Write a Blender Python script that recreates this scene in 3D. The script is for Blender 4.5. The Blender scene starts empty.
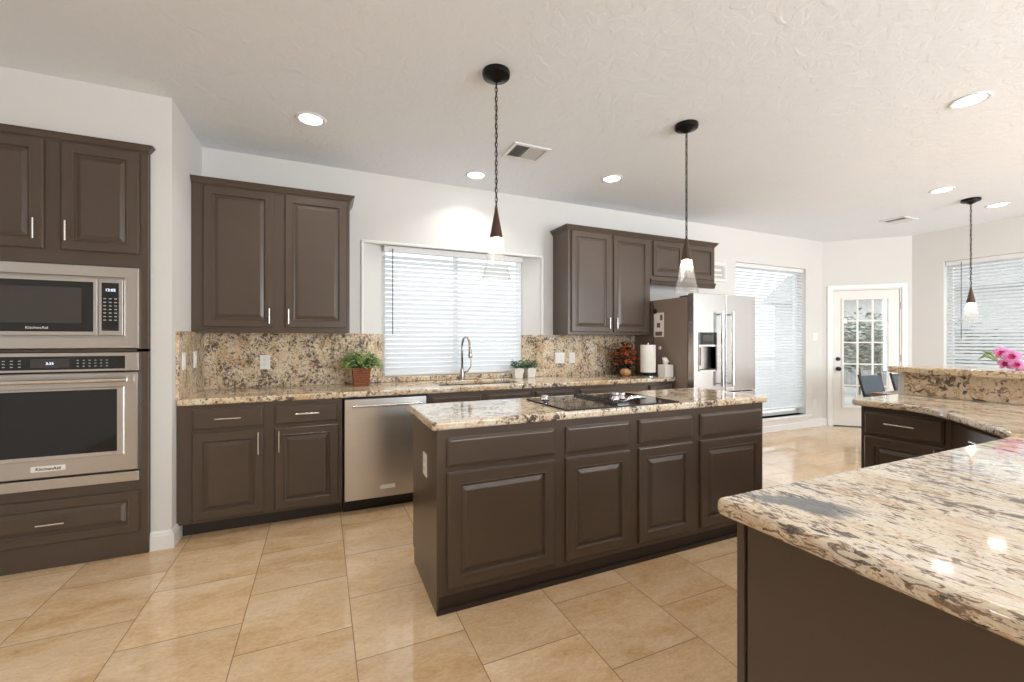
import bpy, bmesh, math, random
from mathutils import Vector, Matrix
random.seed(7)
PI = math.pi
sc = bpy.context.scene
COL = sc.collection

# ------------------------------------------------------------------ camera, world, exposure
cam_d = bpy.data.cameras.new('camera'); cam = bpy.data.objects.new('camera', cam_d); COL.objects.link(cam)
cam_d.sensor_width = 36; cam_d.lens = 15.0; cam_d.clip_start = 0.02; cam_d.clip_end = 200
cam.location = (0, 0, 1.3); cam.rotation_euler = (PI/2, 0, math.radians(-24))
sc.camera = cam
sc.view_settings.view_transform = 'Standard'; sc.view_settings.look = 'None'
sc.view_settings.gamma = 1; sc.view_settings.use_curve_mapping = False
sc.view_settings.exposure = 0.17
try:
    sc.cycles.use_denoising = True
    sc.cycles.max_bounces = 10; sc.cycles.diffuse_bounces = 6; sc.cycles.transparent_max_bounces = 16
    sc.cycles.sample_clamp_indirect = 6
except Exception: pass
W_SKY = 2.0
w = bpy.data.worlds.new('overcast_sky'); sc.world = w; w.use_nodes = True
wb = w.node_tree.nodes['Background']; wb.inputs[0].default_value = (0.90, 0.95, 1.0, 1); wb.inputs[1].default_value = W_SKY

def area(name, loc, rot, size, size_y, power, color=(1,1,1)):
    l = bpy.data.lights.new(name, 'AREA'); l.shape = 'RECTANGLE'; l.size = size; l.size_y = size_y
    l.energy = power; l.color = color
    o = bpy.data.objects.new(name, l); COL.objects.link(o); o.location = loc; o.rotation_euler = rot
    return o
# added lamps in invented openings: rear pair brightens the room, side slit the fridge
area('added_rear_fill', (2.3, -3.6, 1.4), (PI/2, 0, 0), 1.4, 2.2, 122, (0.86, 0.93, 1))
area('added_rear_fill', (5.4, -3.6, 1.4), (PI/2, 0, 0), 2.2, 2.2, 190, (0.86, 0.93, 1))
area('added_fridge_glint', (7.90, -0.88, 1.3), (PI/2, 0, PI/2), 0.18, 2.1, 5, (0.86, 0.93, 1))

# ------------------------------------------------------------------ materials
def new_mat(name):
    m = bpy.data.materials.new(name); m.use_nodes = True
    nt = m.node_tree; return m, nt, nt.nodes['Principled BSDF']
def N(nt, t, **k):
    n = nt.nodes.new(t)
    for a, v in k.items(): setattr(n, a, v)
    return n
def col(c): return (c[0], c[1], c[2], 1)
def srgb(r, g, b):
    f = lambda v: (v/255/12.92) if v/255 <= .04045 else ((v/255+.055)/1.055)**2.4
    return (f(r), f(g), f(b))
def ramp(nt, fac, stops):
    r = N(nt, 'ShaderNodeValToRGB'); nt.links.new(fac, r.inputs[0])
    e = r.color_ramp.elements
    while len(e) < len(stops): e.new(0.5)
    for i, (p, c) in enumerate(stops): e[i].position = p; e[i].color = col(c) if len(c) == 3 else c
    return r.outputs[0]
def mixc(nt, fac, a, b, mode='MIX'):
    m = N(nt, 'ShaderNodeMix', data_type='RGBA', blend_type=mode)
    for s, v in ((m.inputs[0], fac), (m.inputs[6], a), (m.inputs[7], b)):
        if isinstance(v, (int, float)): s.default_value = v
        elif isinstance(v, tuple): s.default_value = col(v)
        else: nt.links.new(v, s)
    return m.outputs[2]
def coords(nt, scale=(1,1,1), rot=(0,0,0), warp=0.0, wscale=3.0):
    g = N(nt, 'ShaderNodeNewGeometry'); out = g.outputs['Position']
    if warp:
        n = N(nt, 'ShaderNodeTexNoise'); n.inputs['Scale'].default_value = wscale; n.inputs['Detail'].default_value = 3
        nt.links.new(out, n.inputs['Vector'])
        ad = N(nt, 'ShaderNodeVectorMath', operation='MULTIPLY_ADD')
        nt.links.new(n.outputs['Color'], ad.inputs[0]); ad.inputs[1].default_value = (warp,)*3; nt.links.new(out, ad.inputs[2])
        out = ad.outputs[0]
    mp = N(nt, 'ShaderNodeMapping'); mp.inputs['Scale'].default_value = scale; mp.inputs['Rotation'].default_value = rot
    nt.links.new(out, mp.inputs['Vector']); return mp.outputs[0]
def noise(nt, v, scale, detail=3, rough=0.5, dist=0.0):
    n = N(nt, 'ShaderNodeTexNoise'); n.inputs['Scale'].default_value = scale; n.inputs['Detail'].default_value = detail
    n.inputs['Roughness'].default_value = rough; n.inputs['Distortion'].default_value = dist
    nt.links.new(v, n.inputs['Vector']); return n.outputs['Fac']
def mult(nt, a, b, op='MULTIPLY', clamp=False):
    m = N(nt, 'ShaderNodeMath', operation=op); m.use_clamp = clamp
    for s, v in ((m.inputs[0], a), (m.inputs[1], b)):
        if isinstance(v, (int, float)): s.default_value = v
        else: nt.links.new(v, s)
    return m.outputs[0]
def bump(nt, b, h, strength, dist=0.002):
    n = N(nt, 'ShaderNodeBump'); n.inputs['Strength'].default_value = strength; n.inputs['Distance'].default_value = dist
    nt.links.new(h, n.inputs['Height']); nt.links.new(n.outputs[0], b.inputs['Normal'])

def simple(name, c, rough=0.5, metal=0.0, var=0.06, vs=8, coat=0.0, spec=0.5, bmp=0.0):
    m, nt, b = new_mat(name)
    v = coords(nt); n = noise(nt, v, vs, 4)
    lo = tuple(x*(1-var) for x in c); hi = tuple(min(1, x*(1+var)) for x in c)
    nt.links.new(ramp(nt, n, [(0.3, lo), (0.7, hi)]), b.inputs['Base Color'])
    b.inputs['Roughness'].default_value = rough; b.inputs['Metallic'].default_value = metal
    b.inputs['Coat Weight'].default_value = coat; b.inputs['Specular IOR Level'].default_value = spec
    if bmp: bump(nt, b, noise(nt, v, vs*12, 3), bmp)
    return m

def mat_floor():
    m, nt, b = new_mat('travertine_tile')
    g = N(nt, 'ShaderNodeNewGeometry'); sp = N(nt, 'ShaderNodeSeparateXYZ'); nt.links.new(g.outputs['Position'], sp.inputs[0])
    tx = mult(nt, mult(nt, sp.outputs[0], 0.335, 'ADD'), 1/0.4615)
    fx = N(nt, 'ShaderNodeMath', operation='FLOOR'); nt.links.new(tx, fx.inputs[0]); ix = fx.outputs[0]
    odd = mult(nt, mult(nt, ix, 0.5), 1.0, 'FRACT'); # 0 or .5
    fr = N(nt, 'ShaderNodeMath', operation='FRACT'); nt.links.new(mult(nt, ix, 0.5), fr.inputs[0])
    ty = mult(nt, mult(nt, mult(nt, sp.outputs[1], -2.072, 'ADD'), 1/0.461), fr.outputs[0], 'ADD')
    fy = N(nt, 'ShaderNodeMath', operation='FLOOR'); nt.links.new(ty, fy.inputs[0])
    def edge(t, fl):
        d = mult(nt, t, fl, 'SUBTRACT')            # 0..1
        e = mult(nt, d, 0.5, 'SUBTRACT'); a = N(nt, 'ShaderNodeMath', operation='ABSOLUTE'); nt.links.new(e, a.inputs[0])
        return a.outputs[0]
    mx = mult(nt, edge(tx, ix), edge(ty, fy.outputs[0]), 'MAXIMUM')
    gm = N(nt, 'ShaderNodeMapRange'); nt.links.new(mx, gm.inputs[0]); gm.inputs[1].default_value = 0.4945; gm.inputs[2].default_value = 0.4975
    grout = gm.outputs[0]
    cx = N(nt, 'ShaderNodeCombineXYZ'); nt.links.new(ix, cx.inputs[0]); nt.links.new(fy.outputs[0], cx.inputs[1])
    wn = N(nt, 'ShaderNodeTexWhiteNoise', noise_dimensions='3D'); nt.links.new(cx.outputs[0], wn.inputs['Vector'])
    off = N(nt, 'ShaderNodeVectorMath', operation='MULTIPLY_ADD'); nt.links.new(wn.outputs['Color'], off.inputs[0]); off.inputs[1].default_value = (9, 9, 9)
    nt.links.new(g.outputs['Position'], off.inputs[2])
    mp = N(nt, 'ShaderNodeMapping'); mp.inputs['Scale'].default_value = (1.0, 2.2, 1); mp.inputs['Rotation'].default_value = (0, 0, 0.25); nt.links.new(off.outputs[0], mp.inputs[0])
    n1 = noise(nt, mp.outputs[0], 1.9, 5, 0.6, 0.8); n2 = noise(nt, mp.outputs[0], 11, 4, 0.65, 1.5)
    n3 = noise(nt, mp.outputs[0], 60, 3, 0.6)
    c1 = ramp(nt, n1, [(0.30, srgb(208,166,120)), (0.45, srgb(228,197,157)), (0.58, srgb(238,214,181)), (0.72, srgb(245,228,203))])
    c2 = mixc(nt, 0.35, c1, ramp(nt, n2, [(0.3, srgb(178,134,90)), (0.55, srgb(218,186,146)), (0.75, srgb(236,216,186))]))
    c3 = mixc(nt, 0.14, c2, ramp(nt, n3, [(0.35, srgb(160,120,80)), (0.6, srgb(240,220,190))]))
    tint = ramp(nt, wn.outputs['Value'], [(0.0, (0.90,0.85,0.79)), (0.5, (1.0,0.98,0.95)), (1.0, (1.10,1.09,1.08))])
    c4 = mixc(nt, 1.0, c3, tint, 'MULTIPLY')
    nt.links.new(mixc(nt, grout, c4, srgb(150,120,88)), b.inputs['Base Color'])
    nt.links.new(mult(nt, mult(nt, grout, 0.5), mult(nt, n2, 0.12, 'MULTIPLY'), 'ADD'), b.inputs['Roughness'])
    rr = N(nt, 'ShaderNodeMapRange'); nt.links.new(mult(nt, n1, grout, 'ADD'), rr.inputs[0]); rr.inputs[3].default_value = 0.04; rr.inputs[4].default_value = 0.12
    nt.links.new(rr.outputs[0], b.inputs['Roughness'])
    b.inputs['Specular IOR Level'].default_value = 0.5
    inv = mult(nt, 1.0, grout, 'SUBTRACT'); bump(nt, b, inv, 0.4, 0.0015)
    return m

def mat_granite(name, stretch=(1,1,1), rot=(0,0,0), pale=0.4, fleck=0.55, brown=0.57, stain=False, golden=0.0, rough=0.06, spec=0.6, tone=0.0):
    m, nt, b = new_mat(name)
    v = coords(nt, stretch, rot, warp=0.07, wscale=4)
    vi = coords(nt, (1,1,1), (0.3,0.2,0.4), warp=0.03, wscale=9)
    big = noise(nt, v, 2.6, 4, 0.55, 0.6)
    cream, tan, white = srgb(224,203,168), srgb(198,162,116), srgb(228,219,205)
    base = ramp(nt, big, [(0.33, tan), (0.46, cream), (0.62-0.1*pale, srgb(226,210,182)), (0.75-0.12*pale, white)])
    if golden: base = mixc(nt, golden, base, srgb(205,168,118), 'MIX')
    if tone: base = mixc(nt, tone, base, srgb(230,224,212))
    med = noise(nt, v, 9, 5, 0.6, 0.9)
    base = mixc(nt, mult(nt, ramp(nt, med, [(brown, (0,0,0)), (brown+0.10, (1,1,1))]), 0.75), base, srgb(150,108,70))
    q = noise(nt, vi, 26, 4, 0.6)
    base = mixc(nt, mult(nt, ramp(nt, q, [(0.56, (0,0,0)), (0.68, (1,1,1))]), 0.65), base, srgb(238,230,216))
    vn = noise(nt, v, 5, 5, 0.6, 1.2); vd = N(nt, 'ShaderNodeMath', operation='ABSOLUTE'); nt.links.new(mult(nt, vn, 0.5, 'SUBTRACT'), vd.inputs[0])
    base = mixc(nt, mult(nt, ramp(nt, vd.outputs[0], [(0.004, (1,1,1)), (0.022, (0,0,0))]), 0.6), base, srgb(184,124,62))
    # brown flecks
    fl1 = noise(nt, v, 24, 4, 0.62, 1.2); cl = noise(nt, v, 3.4, 3, 0.5)
    cl2 = ramp(nt, cl, [(0.35, (0,0,0)), (0.62, (1,1,1))])
    f1 = ramp(nt, mult(nt, fl1, mult(nt, cl2, 0.10), 'ADD'), [(fleck+0.055, (0,0,0)), (fleck+0.095, (1,1,1))])
    base = mixc(nt, mult(nt, f1, 0.85), base, srgb(92,62,44))
    fl2 = noise(nt, v, 17, 5, 0.6, 0.5)
    f2 = ramp(nt, mult(nt, fl2, mult(nt, cl2, 0.11), 'ADD'), [(fleck+0.10, (0,0,0)), (fleck+0.13, (1,1,1))])
    base = mixc(nt, f2, base, srgb(40,32,32))
    gr = noise(nt, vi, 120, 3, 0.7)
    base = mixc(nt, 0.16, base, ramp(nt, gr, [(0.35, srgb(120,90,60)), (0.65, srgb(255,245,225))]))
    if stain:   # blue-grey mineral cluster in the near slab
        g = N(nt, 'ShaderNodeNewGeometry'); mp = N(nt, 'ShaderNodeMapping'); mp.vector_type = 'POINT'
        sub = N(nt, 'ShaderNodeVectorMath', operation='SUBTRACT'); nt.links.new(g.outputs['Position'], sub.inputs[0]); sub.inputs[1].default_value = (1.03, 0.625, 0.92)
        mr = N(nt, 'ShaderNodeMapping'); nt.links.new(sub.outputs[0], mr.inputs[0]); mr.inputs['Rotation'].default_value = (0,0,1.126)
        nt.links.new(mr.outputs[0], mp.inputs[0]); mp.inputs['Scale'].default_value = (5.6, 12.0, 3)
        ln = N(nt, 'ShaderNodeVectorMath', operation='LENGTH'); nt.links.new(mp.outputs[0], ln.inputs[0])
        msk = mult(nt, 1.0, ln.outputs['Value'], 'SUBTRACT', True)
        msk = mult(nt, mult(nt, msk, 0.55), noise(nt, v, 8, 4, 0.65, 0.8), 'ADD')
        msk = ramp(nt, msk, [(0.66, (0,0,0)), (0.78, (1,1,1))])
        base = mixc(nt, mult(nt, msk, 0.85), base, ramp(nt, fl1, [(0.4, srgb(62,72,82)), (0.6, srgb(104,108,116))]))
    nt.links.new(base, b.inputs['Base Color'])
    b.inputs['Roughness'].default_value = rough; b.inputs['Specular IOR Level'].default_value = spec
    return m

def mat_steel(name, c=(0.62,0.60,0.58), rough=0.30, axis=0, aniso=0.75):
    m, nt, b = new_mat(name)
    s = [60, 60, 60]; s[axis] = 0.8
    v = coords(nt, tuple(s)); n = noise(nt, v, 5, 2)
    nt.links.new(ramp(nt, n, [(0.3, tuple(x*0.97 for x in c)), (0.7, tuple(x*1.03 for x in c))]), b.inputs['Base Color'])
    b.inputs['Metallic'].default_value = 1.0; b.inputs['Roughness'].default_value = rough
    b.inputs['Anisotropic'].default_value = aniso
    cx = N(nt, 'ShaderNodeCombineXYZ'); cx.inputs[2].default_value = 1.0; nt.links.new(cx.outputs[0], b.inputs['Tangent'])
    return m

def mat_glass(name, tint=(1,1,1), gloss=0.08, milk=0.0):
    m = bpy.data.materials.new(name); m.use_nodes = True; nt = m.node_tree; nt.nodes.clear()
    o = N(nt, 'ShaderNodeOutputMaterial'); t = N(nt, 'ShaderNodeBsdfTransparent'); t.inputs[0].default_value = col(tint)
    g = N(nt, 'ShaderNodeBsdfGlossy'); g.inputs['Roughness'].default_value = 0.02
    n = N(nt, 'ShaderNodeTexNoise'); n.inputs['Scale'].default_value = 20
    f = N(nt, 'ShaderNodeLayerWeight'); f.inputs[0].default_value = 0.25
    pw = N(nt, 'ShaderNodeMath', operation='POWER'); nt.links.new(f.outputs['Facing'], pw.inputs[0]); pw.inputs[1].default_value = 2.5
    rr = N(nt, 'ShaderNodeMath', operation='MULTIPLY_ADD'); nt.links.new(pw.outputs[0], rr.inputs[0]); rr.inputs[1].default_value = 0.45; rr.inputs[2].default_value = gloss
    rm = N(nt, 'ShaderNodeMath', operation='MULTIPLY_ADD'); nt.links.new(n.outputs['Fac'], rm.inputs[0]); rm.inputs[1].default_value = 0.02; nt.links.new(rr.outputs[0], rm.inputs[2])
    mx = N(nt, 'ShaderNodeMixShader'); nt.links.new(rm.outputs[0], mx.inputs[0]); nt.links.new(t.outputs[0], mx.inputs[1]); nt.links.new(g.outputs[0], mx.inputs[2])
    if milk:
        tl = N(nt, 'ShaderNodeBsdfTranslucent'); df = N(nt, 'ShaderNodeBsdfDiffuse'); a1 = N(nt, 'ShaderNodeMixShader'); nt.links.new(tl.outputs[0], a1.inputs[1]); nt.links.new(df.outputs[0], a1.inputs[2])
        tl.inputs[0].default_value = (1,1,1,1); df.inputs[0].default_value = (1,1,1,1)
        m2 = N(nt, 'ShaderNodeMixShader'); m2.inputs[0].default_value = milk; nt.links.new(mx.outputs[0], m2.inputs[1]); nt.links.new(a1.outputs[0], m2.inputs[2]); mx = m2
    nt.links.new(mx.outputs[0], o.inputs[0]); return m

def mat_translucent(name, c, tr=0.4):
    m = bpy.data.materials.new(name); m.use_nodes = True; nt = m.node_tree; nt.nodes.clear()
    o = N(nt, 'ShaderNodeOutputMaterial'); d = N(nt, 'ShaderNodeBsdfDiffuse'); t = N(nt, 'ShaderNodeBsdfTranslucent')
    n = N(nt, 'ShaderNodeTexNoise'); n.inputs['Scale'].default_value = 30
    r = ramp(nt, n.outputs['Fac'], [(0.3, tuple(x*0.97 for x in c)), (0.7, c)])
    nt.links.new(r, d.inputs[0]); nt.links.new(r, t.inputs[0])
    mx = N(nt, 'ShaderNodeMixShader'); mx.inputs[0].default_value = tr
    nt.links.new(d.outputs[0], mx.inputs[1]); nt.links.new(t.outputs[0], mx.inputs[2]); nt.links.new(mx.outputs[0], o.inputs[0]); return m

def mat_emit(name, c, s):
    m, nt, b = new_mat(name)
    n = noise(nt, coords(nt), 5); nt.links.new(ramp(nt, n, [(0, tuple(x*0.97 for x in c)), (1, c)]), b.inputs['Emission Color'])
    b.inputs['Emission Strength'].default_value = s; b.inputs['Base Color'].default_value = (1,1,1,1); return m

def mat_textured_paint(name, c, scale, strength, rough=0.85, detail=4):
    m, nt, b = new_mat(name)
    v = coords(nt); n = noise(nt, v, 2, 3)
    nt.links.new(ramp(nt, n, [(0.3, tuple(x*0.985 for x in c)), (0.7, c)]), b.inputs['Base Color'])
    b.inputs['Roughness'].default_value = rough; b.inputs['Specular IOR Level'].default_value = 0.3
    h = ramp(nt, noise(nt, v, scale, detail, 0.6, 0.8), [(0.42, (0,0,0)), (0.58, (1,1,1))])
    bump(nt, b, h, strength, 0.003); return m

M = {}
M['wall'] = mat_textured_paint('wall_paint', srgb(221,219,215), 60, 0.05)
M['ceiling'] = mat_textured_paint('knockdown_ceiling_paint', srgb(236,240,245), 12, 0.4, 0.9)
M['trim'] = simple('white_trim_paint', srgb(236,235,232), 0.35, var=0.01)
M['door_paint'] = simple('door_paint', srgb(228,225,218), 0.4, var=0.01)
M['floor'] = mat_floor()
M['cab'] = simple('taupe_cabinet_paint', srgb(83,70,60), 0.28, var=0.04, vs=5, spec=0.5, bmp=0.03)
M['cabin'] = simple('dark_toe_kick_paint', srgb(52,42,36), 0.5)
M['granite'] = mat_granite('granite_back_counter', (1.5,1.5,1.5), (0,0,0.3), 0.5, 0.545)
M['granite_splash'] = mat_granite('granite_backsplash', (2.7,2.7,2.4), (0.3,0.4,0.2), 0.25, 0.525, 0.57, golden=0.0, rough=0.35, spec=0.3)
M['granite_isle'] = mat_granite('granite_island', (1.5,1.5,1.5), (0,0,0.2), 0.6, 0.55, tone=0.25)
M['granite_near'] = mat_granite('granite_peninsula', (3.0,1.0,3.0), (0,0,0.05), 1.4, 0.552, 0.60, stain=True, tone=0.38)
M['granite_bar'] = mat_granite('granite_bar_splash', (1,1,1), (0.5,0.2,0.1), 0.0, 0.555, 0.58, golden=0.35)
M['steel'] = mat_steel('brushed_stainless', axis=0)
M['steel_v'] = mat_steel('brushed_stainless_fridge', (0.62,0.63,0.65), 0.24, axis=0, aniso=0.5)
M['chrome'] = simple('polished_chrome', (0.82,0.82,0.84), 0.08, 1.0, var=0.01)
M['nickel'] = simple('satin_nickel', (0.72,0.70,0.66), 0.25, 1.0, var=0.02)
M['burner_grey'] = simple('dark_grey_ring_print', (0.08,0.08,0.085), 0.3)
M['dark_steel'] = simple('dark_steel', (0.22,0.22,0.23), 0.25, 1.0, var=0.02)
M['faucet'] = simple('brushed_dark_nickel', (0.42,0.39,0.36), 0.25, 1.0, var=0.02)
M['black_glass'] = simple('black_glass', (0.006,0.006,0.007), 0.03, var=0.1, spec=0.6)
M['mw_glass'] = simple('microwave_window_mesh', srgb(66,62,60), 0.25, var=0.03, vs=300)
M['black'] = simple('black_plastic', (0.012,0.012,0.013), 0.35)
M['bronze'] = simple('dark_bronze', (0.02,0.018,0.018), 0.32, 0.8)
M['cone'] = simple('brown_bronze_cone', srgb(88,70,58), 0.35, 0.6)
M['glass'] = mat_glass('clear_shade_glass', (0.98,0.98,0.98), 0.05, 0.055)
M['pane'] = mat_glass('window_pane_glass', (0.96,0.98,0.98), 0.05)
M['blind'] = mat_translucent('white_blind_slats', (0.88,0.89,0.90), 0.42)
M['blind_rail'] = simple('white_blind_rail', srgb(232,232,232), 0.5, var=0.01)
M['bulb'] = mat_emit('warm_bulb', (1.0,0.84,0.64), 60)
M['lens'] = mat_emit('downlight_lens', (1.0,0.97,0.92), 12)
M['display'] = mat_emit('lit_display', (0.55,0.75,1.0), 1.2)
M['plate'] = simple('white_plastic_plate', srgb(238,236,230), 0.35, var=0.01)
M['slot'] = simple('dark_slot', (0.05,0.045,0.04), 0.5)
M['leaf'] = simple('green_leaf', srgb(128,158,86), 0.5, var=0.45, vs=25)
M['leaf_dark'] = simple('sage_leaf', srgb(74,104,70), 0.5, var=0.4, vs=25)
M['stem'] = simple('green_stem', srgb(70,86,50), 0.6)
M['wicker'] = simple('brown_wicker', srgb(136,76,44), 0.6, var=0.35, vs=60, bmp=0.6)
M['pot'] = simple('white_ceramic', srgb(228,224,216), 0.35, var=0.02)
M['soil'] = simple('dark_soil', srgb(50,38,28), 0.9, var=0.3, vs=60)
M['paper'] = simple('white_paper', srgb(236,230,222), 0.8, var=0.02)
M['photo_dark'] = simple('printed_picture', srgb(110,90,78), 0.6, var=0.5, vs=80)
M['fridge_side'] = simple('fridge_side_paint', srgb(138,122,110), 0.4, var=0.02)
M['autumn'] = simple('rust_orange_leaf', srgb(190,92,34), 0.6, var=0.5, vs=18)
M['autumn_dark'] = simple('dark_brown_leaf', srgb(62,34,26), 0.6, var=0.4, vs=25)
M['autumn_red'] = simple('dark_red_leaf', srgb(130,34,24), 0.6, var=0.4, vs=25)
M['gourd'] = simple('tan_gourd_skin', srgb(186,138,92), 0.55, var=0.2, vs=30)
M['orchid'] = simple('pink_orchid_petal', srgb(236,150,208), 0.5, var=0.25, vs=40)
M['orchid_lip'] = simple('magenta_orchid_lip', srgb(178,8,82), 0.5, var=0.2, vs=40)
M['leather'] = simple('dark_leather', srgb(50,59,70), 0.22, var=0.1)
M['dark_wood'] = simple('dark_chair_wood', srgb(30,26,26), 0.35)
M['table_wood'] = simple('brown_table_wood', srgb(120,88,62), 0.25, var=0.15, vs=10)
M['yard'] = simple('pale_patio_concrete', srgb(205,203,198), 0.9, var=0.06, vs=2)
M['fence'] = simple('weathered_fence_board', srgb(176,172,168), 0.9, var=0.15, vs=5)
M['shrub'] = simple('grey_green_shrub_leaf', srgb(146,152,138), 0.8, var=0.4, vs=6)
M['bark'] = simple('grey_bark', srgb(120,112,104), 0.9, var=0.2)
M['brick'] = simple('pale_brick', srgb(200,196,192), 0.9, var=0.1, vs=12)
M['vent'] = simple('white_vent_metal', srgb(228,228,228), 0.45, var=0.01)
M['vent_dark'] = simple('vent_interior', srgb(112,112,114), 0.8)
M['frame_grey'] = simple('pale_grey_frame', srgb(190,190,188), 0.6, var=0.05)

# ------------------------------------------------------------------ geometry helpers
class MB:
    def __init__(s): s.v = []; s.f = []
    def add(s, vs, fs):
        n = len(s.v); s.v += [tuple(p) for p in vs]; s.f += [tuple(i+n for i in f) for f in fs]; return s
    def box(s, x0, x1, y0, y1, z0, z1):
        x0, x1 = min(x0,x1), max(x0,x1); y0, y1 = min(y0,y1), max(y0,y1); z0, z1 = min(z0,z1), max(z0,z1)
        return s.add([(x0,y0,z0),(x1,y0,z0),(x1,y1,z0),(x0,y1,z0),(x0,y0,z1),(x1,y0,z1),(x1,y1,z1),(x0,y1,z1)],
                     [(0,3,2,1),(4,5,6,7),(0,1,5,4),(1,2,6,5),(2,3,7,6),(3,0,4,7)])
    def prism(s, poly, z0, z1):      # poly counter-clockwise in x,y
        n = len(poly); vs = [(x,y,z0) for x,y in poly] + [(x,y,z1) for x,y in poly]
        return s.add(vs, [tuple(reversed(range(n))), tuple(range(n, 2*n))] + [(i,(i+1)%n,(i+1)%n+n,i+n) for i in range(n)])
    def prism_x(s, prof, x0, x1):    # prof: (y,z) list extruded along x
        n = len(prof); vs = [(x0,y,z) for y,z in prof] + [(x1,y,z) for y,z in prof]
        return s.add(vs, [tuple(range(n)), tuple(reversed(range(n, 2*n)))] + [(i,i+n,(i+1)%n+n,(i+1)%n) for i in range(n)])
    def tube(s, pts, r, n=10, cap=True):
        pts = [Vector(p) for p in pts]; rs = r if isinstance(r, (list, tuple)) else [r]*len(pts)
        rings = []; up = None
        for i, p in enumerate(pts):
            a = pts[max(0,i-1)]; b = pts[min(len(pts)-1,i+1)]; t = (b-a).normalized()
            if up is None: up = Vector((0,0,1)) if abs(t.z) < 0.9 else Vector((1,0,0))
            u = t.cross(up).normalized(); w2 = u.cross(t).normalized(); up = w2
            rings.append([p + (u*math.cos(2*PI*k/n) + w2*math.sin(2*PI*k/n))*rs[i] for k in range(n)])
        vs = [v for rg in rings for v in rg]; fs = []
        for i in range(len(pts)-1):
            for k in range(n): fs.append((i*n+k, (i+1)*n+k, (i+1)*n+(k+1)%n, i*n+(k+1)%n))
        if cap: fs += [tuple(range(n)), tuple(reversed(range((len(pts)-1)*n, len(pts)*n)))]
        return s.add(vs, fs)
    def lathe(s, prof, c=(0,0,0), n=32):  # prof: (r,z) list bottom to top or any; closed where r==0
        rings = []; vs = []; fs = []
        for r, z in prof:
            if r < 1e-6: rings.append([len(vs)]); vs.append((c[0], c[1], c[2]+z))
            else:
                rings.append(list(range(len(vs), len(vs)+n)))
                vs += [(c[0]+r*math.cos(2*PI*k/n), c[1]+r*math.sin(2*PI*k/n), c[2]+z) for k in range(n)]
        for a, b in zip(rings, rings[1:]):
            for k in range(n):
                if len(a) == 1 and len(b) == 1: break
                if len(a) == 1: fs.append((a[0], b[(k+1)%n], b[k]))
                elif len(b) == 1: fs.append((a[k], a[(k+1)%n], b[0]))
                else: fs.append((a[k], a[(k+1)%n], b[(k+1)%n], b[k]))
        return s.add(vs, fs)
    def rings(s, x0, x1, z0, z1, steps):   # rectangle lofted through (inset, y) steps; first = back, last = centre fill; faces -y
        vs = []; fs = []
        for ins, y in steps:
            vs += [(x0+ins,y,z0+ins),(x1-ins,y,z0+ins),(x1-ins,y,z1-ins),(x0+ins,y,z1-ins)]
        for i in range(len(steps)-1):
            for k in range(4): fs.append((i*4+k, i*4+(k+1)%4, (i+1)*4+(k+1)%4, (i+1)*4+k))
        L = (len(steps)-1)*4; fs += [(3,2,1,0), (L,L+1,L+2,L+3)]
        return s.add(vs, fs)
    def grid(s, xs, ys, skip, z0, z1):
        nx, ny = len(xs), len(ys); idx = lambda i,j,t: (t*ny + j)*nx + i
        vs = [(x,y,z) for z in (z0,z1) for y in ys for x in xs]; fs = []
        on = lambda i,j: 0 <= i < nx-1 and 0 <= j < ny-1 and (i,j) not in skip
        for i in range(nx-1):
            for j in range(ny-1):
                if not on(i,j): continue
                fs += [(idx(i,j,1),idx(i+1,j,1),idx(i+1,j+1,1),idx(i,j+1,1)), (idx(i,j,0),idx(i,j+1,0),idx(i+1,j+1,0),idx(i+1,j,0))]
                if not on(i,j-1): fs.append((idx(i,j,0),idx(i+1,j,0),idx(i+1,j,1),idx(i,j,1)))
                if not on(i,j+1): fs.append((idx(i+1,j+1,0),idx(i,j+1,0),idx(i,j+1,1),idx(i+1,j+1,1)))
                if not on(i-1,j): fs.append((idx(i,j+1,0),idx(i,j,0),idx(i,j,1),idx(i,j+1,1)))
                if not on(i+1,j): fs.append((idx(i+1,j,0),idx(i+1,j+1,0),idx(i+1,j+1,1),idx(i+1,j,1)))
        return s.add(vs, fs)
    def xform(s, m):
        s.v = [tuple(m @ Vector(p)) for p in s.v]; return s
    def build(s, name, m, parent=None, smooth=False, bevel=0.0, seg=2, kind=None, off=None):
        me = bpy.data.meshes.new(name)
        o_ = Vector(off) if off else Vector((0,0,0))
        me.from_pydata([tuple(Vector(p)-o_) for p in s.v], [], s.f); me.update()
        bm = bmesh.new(); bm.from_mesh(me); bmesh.ops.remove_doubles(bm, verts=bm.verts, dist=1e-6)
        bmesh.ops.recalc_face_normals(bm, faces=bm.faces); bm.to_mesh(me); bm.free()
        me.materials.append(M[m] if isinstance(m, str) else m)
        o = bpy.data.objects.new(name, me); COL.objects.link(o)
        if off: o.location = off
        if parent: o.parent = parent
        if smooth:
            for p in me.polygons: p.use_smooth = True
            if smooth != 'all':
                try: me.set_sharp_from_angle(angle=math.radians(35))
                except Exception: pass
        if bevel:
            b = o.modifiers.new('bevel', 'BEVEL'); b.width = bevel; b.segments = seg; b.limit_method = 'ANGLE'; b.angle_limit = math.radians(40)
            for p in me.polygons: p.use_smooth = True
            try: me.set_sharp_from_angle(angle=math.radians(60))
            except Exception: pass
            if hasattr(b, 'harden_normals'): b.harden_normals = True
        if kind: o['kind'] = kind
        return o

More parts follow.
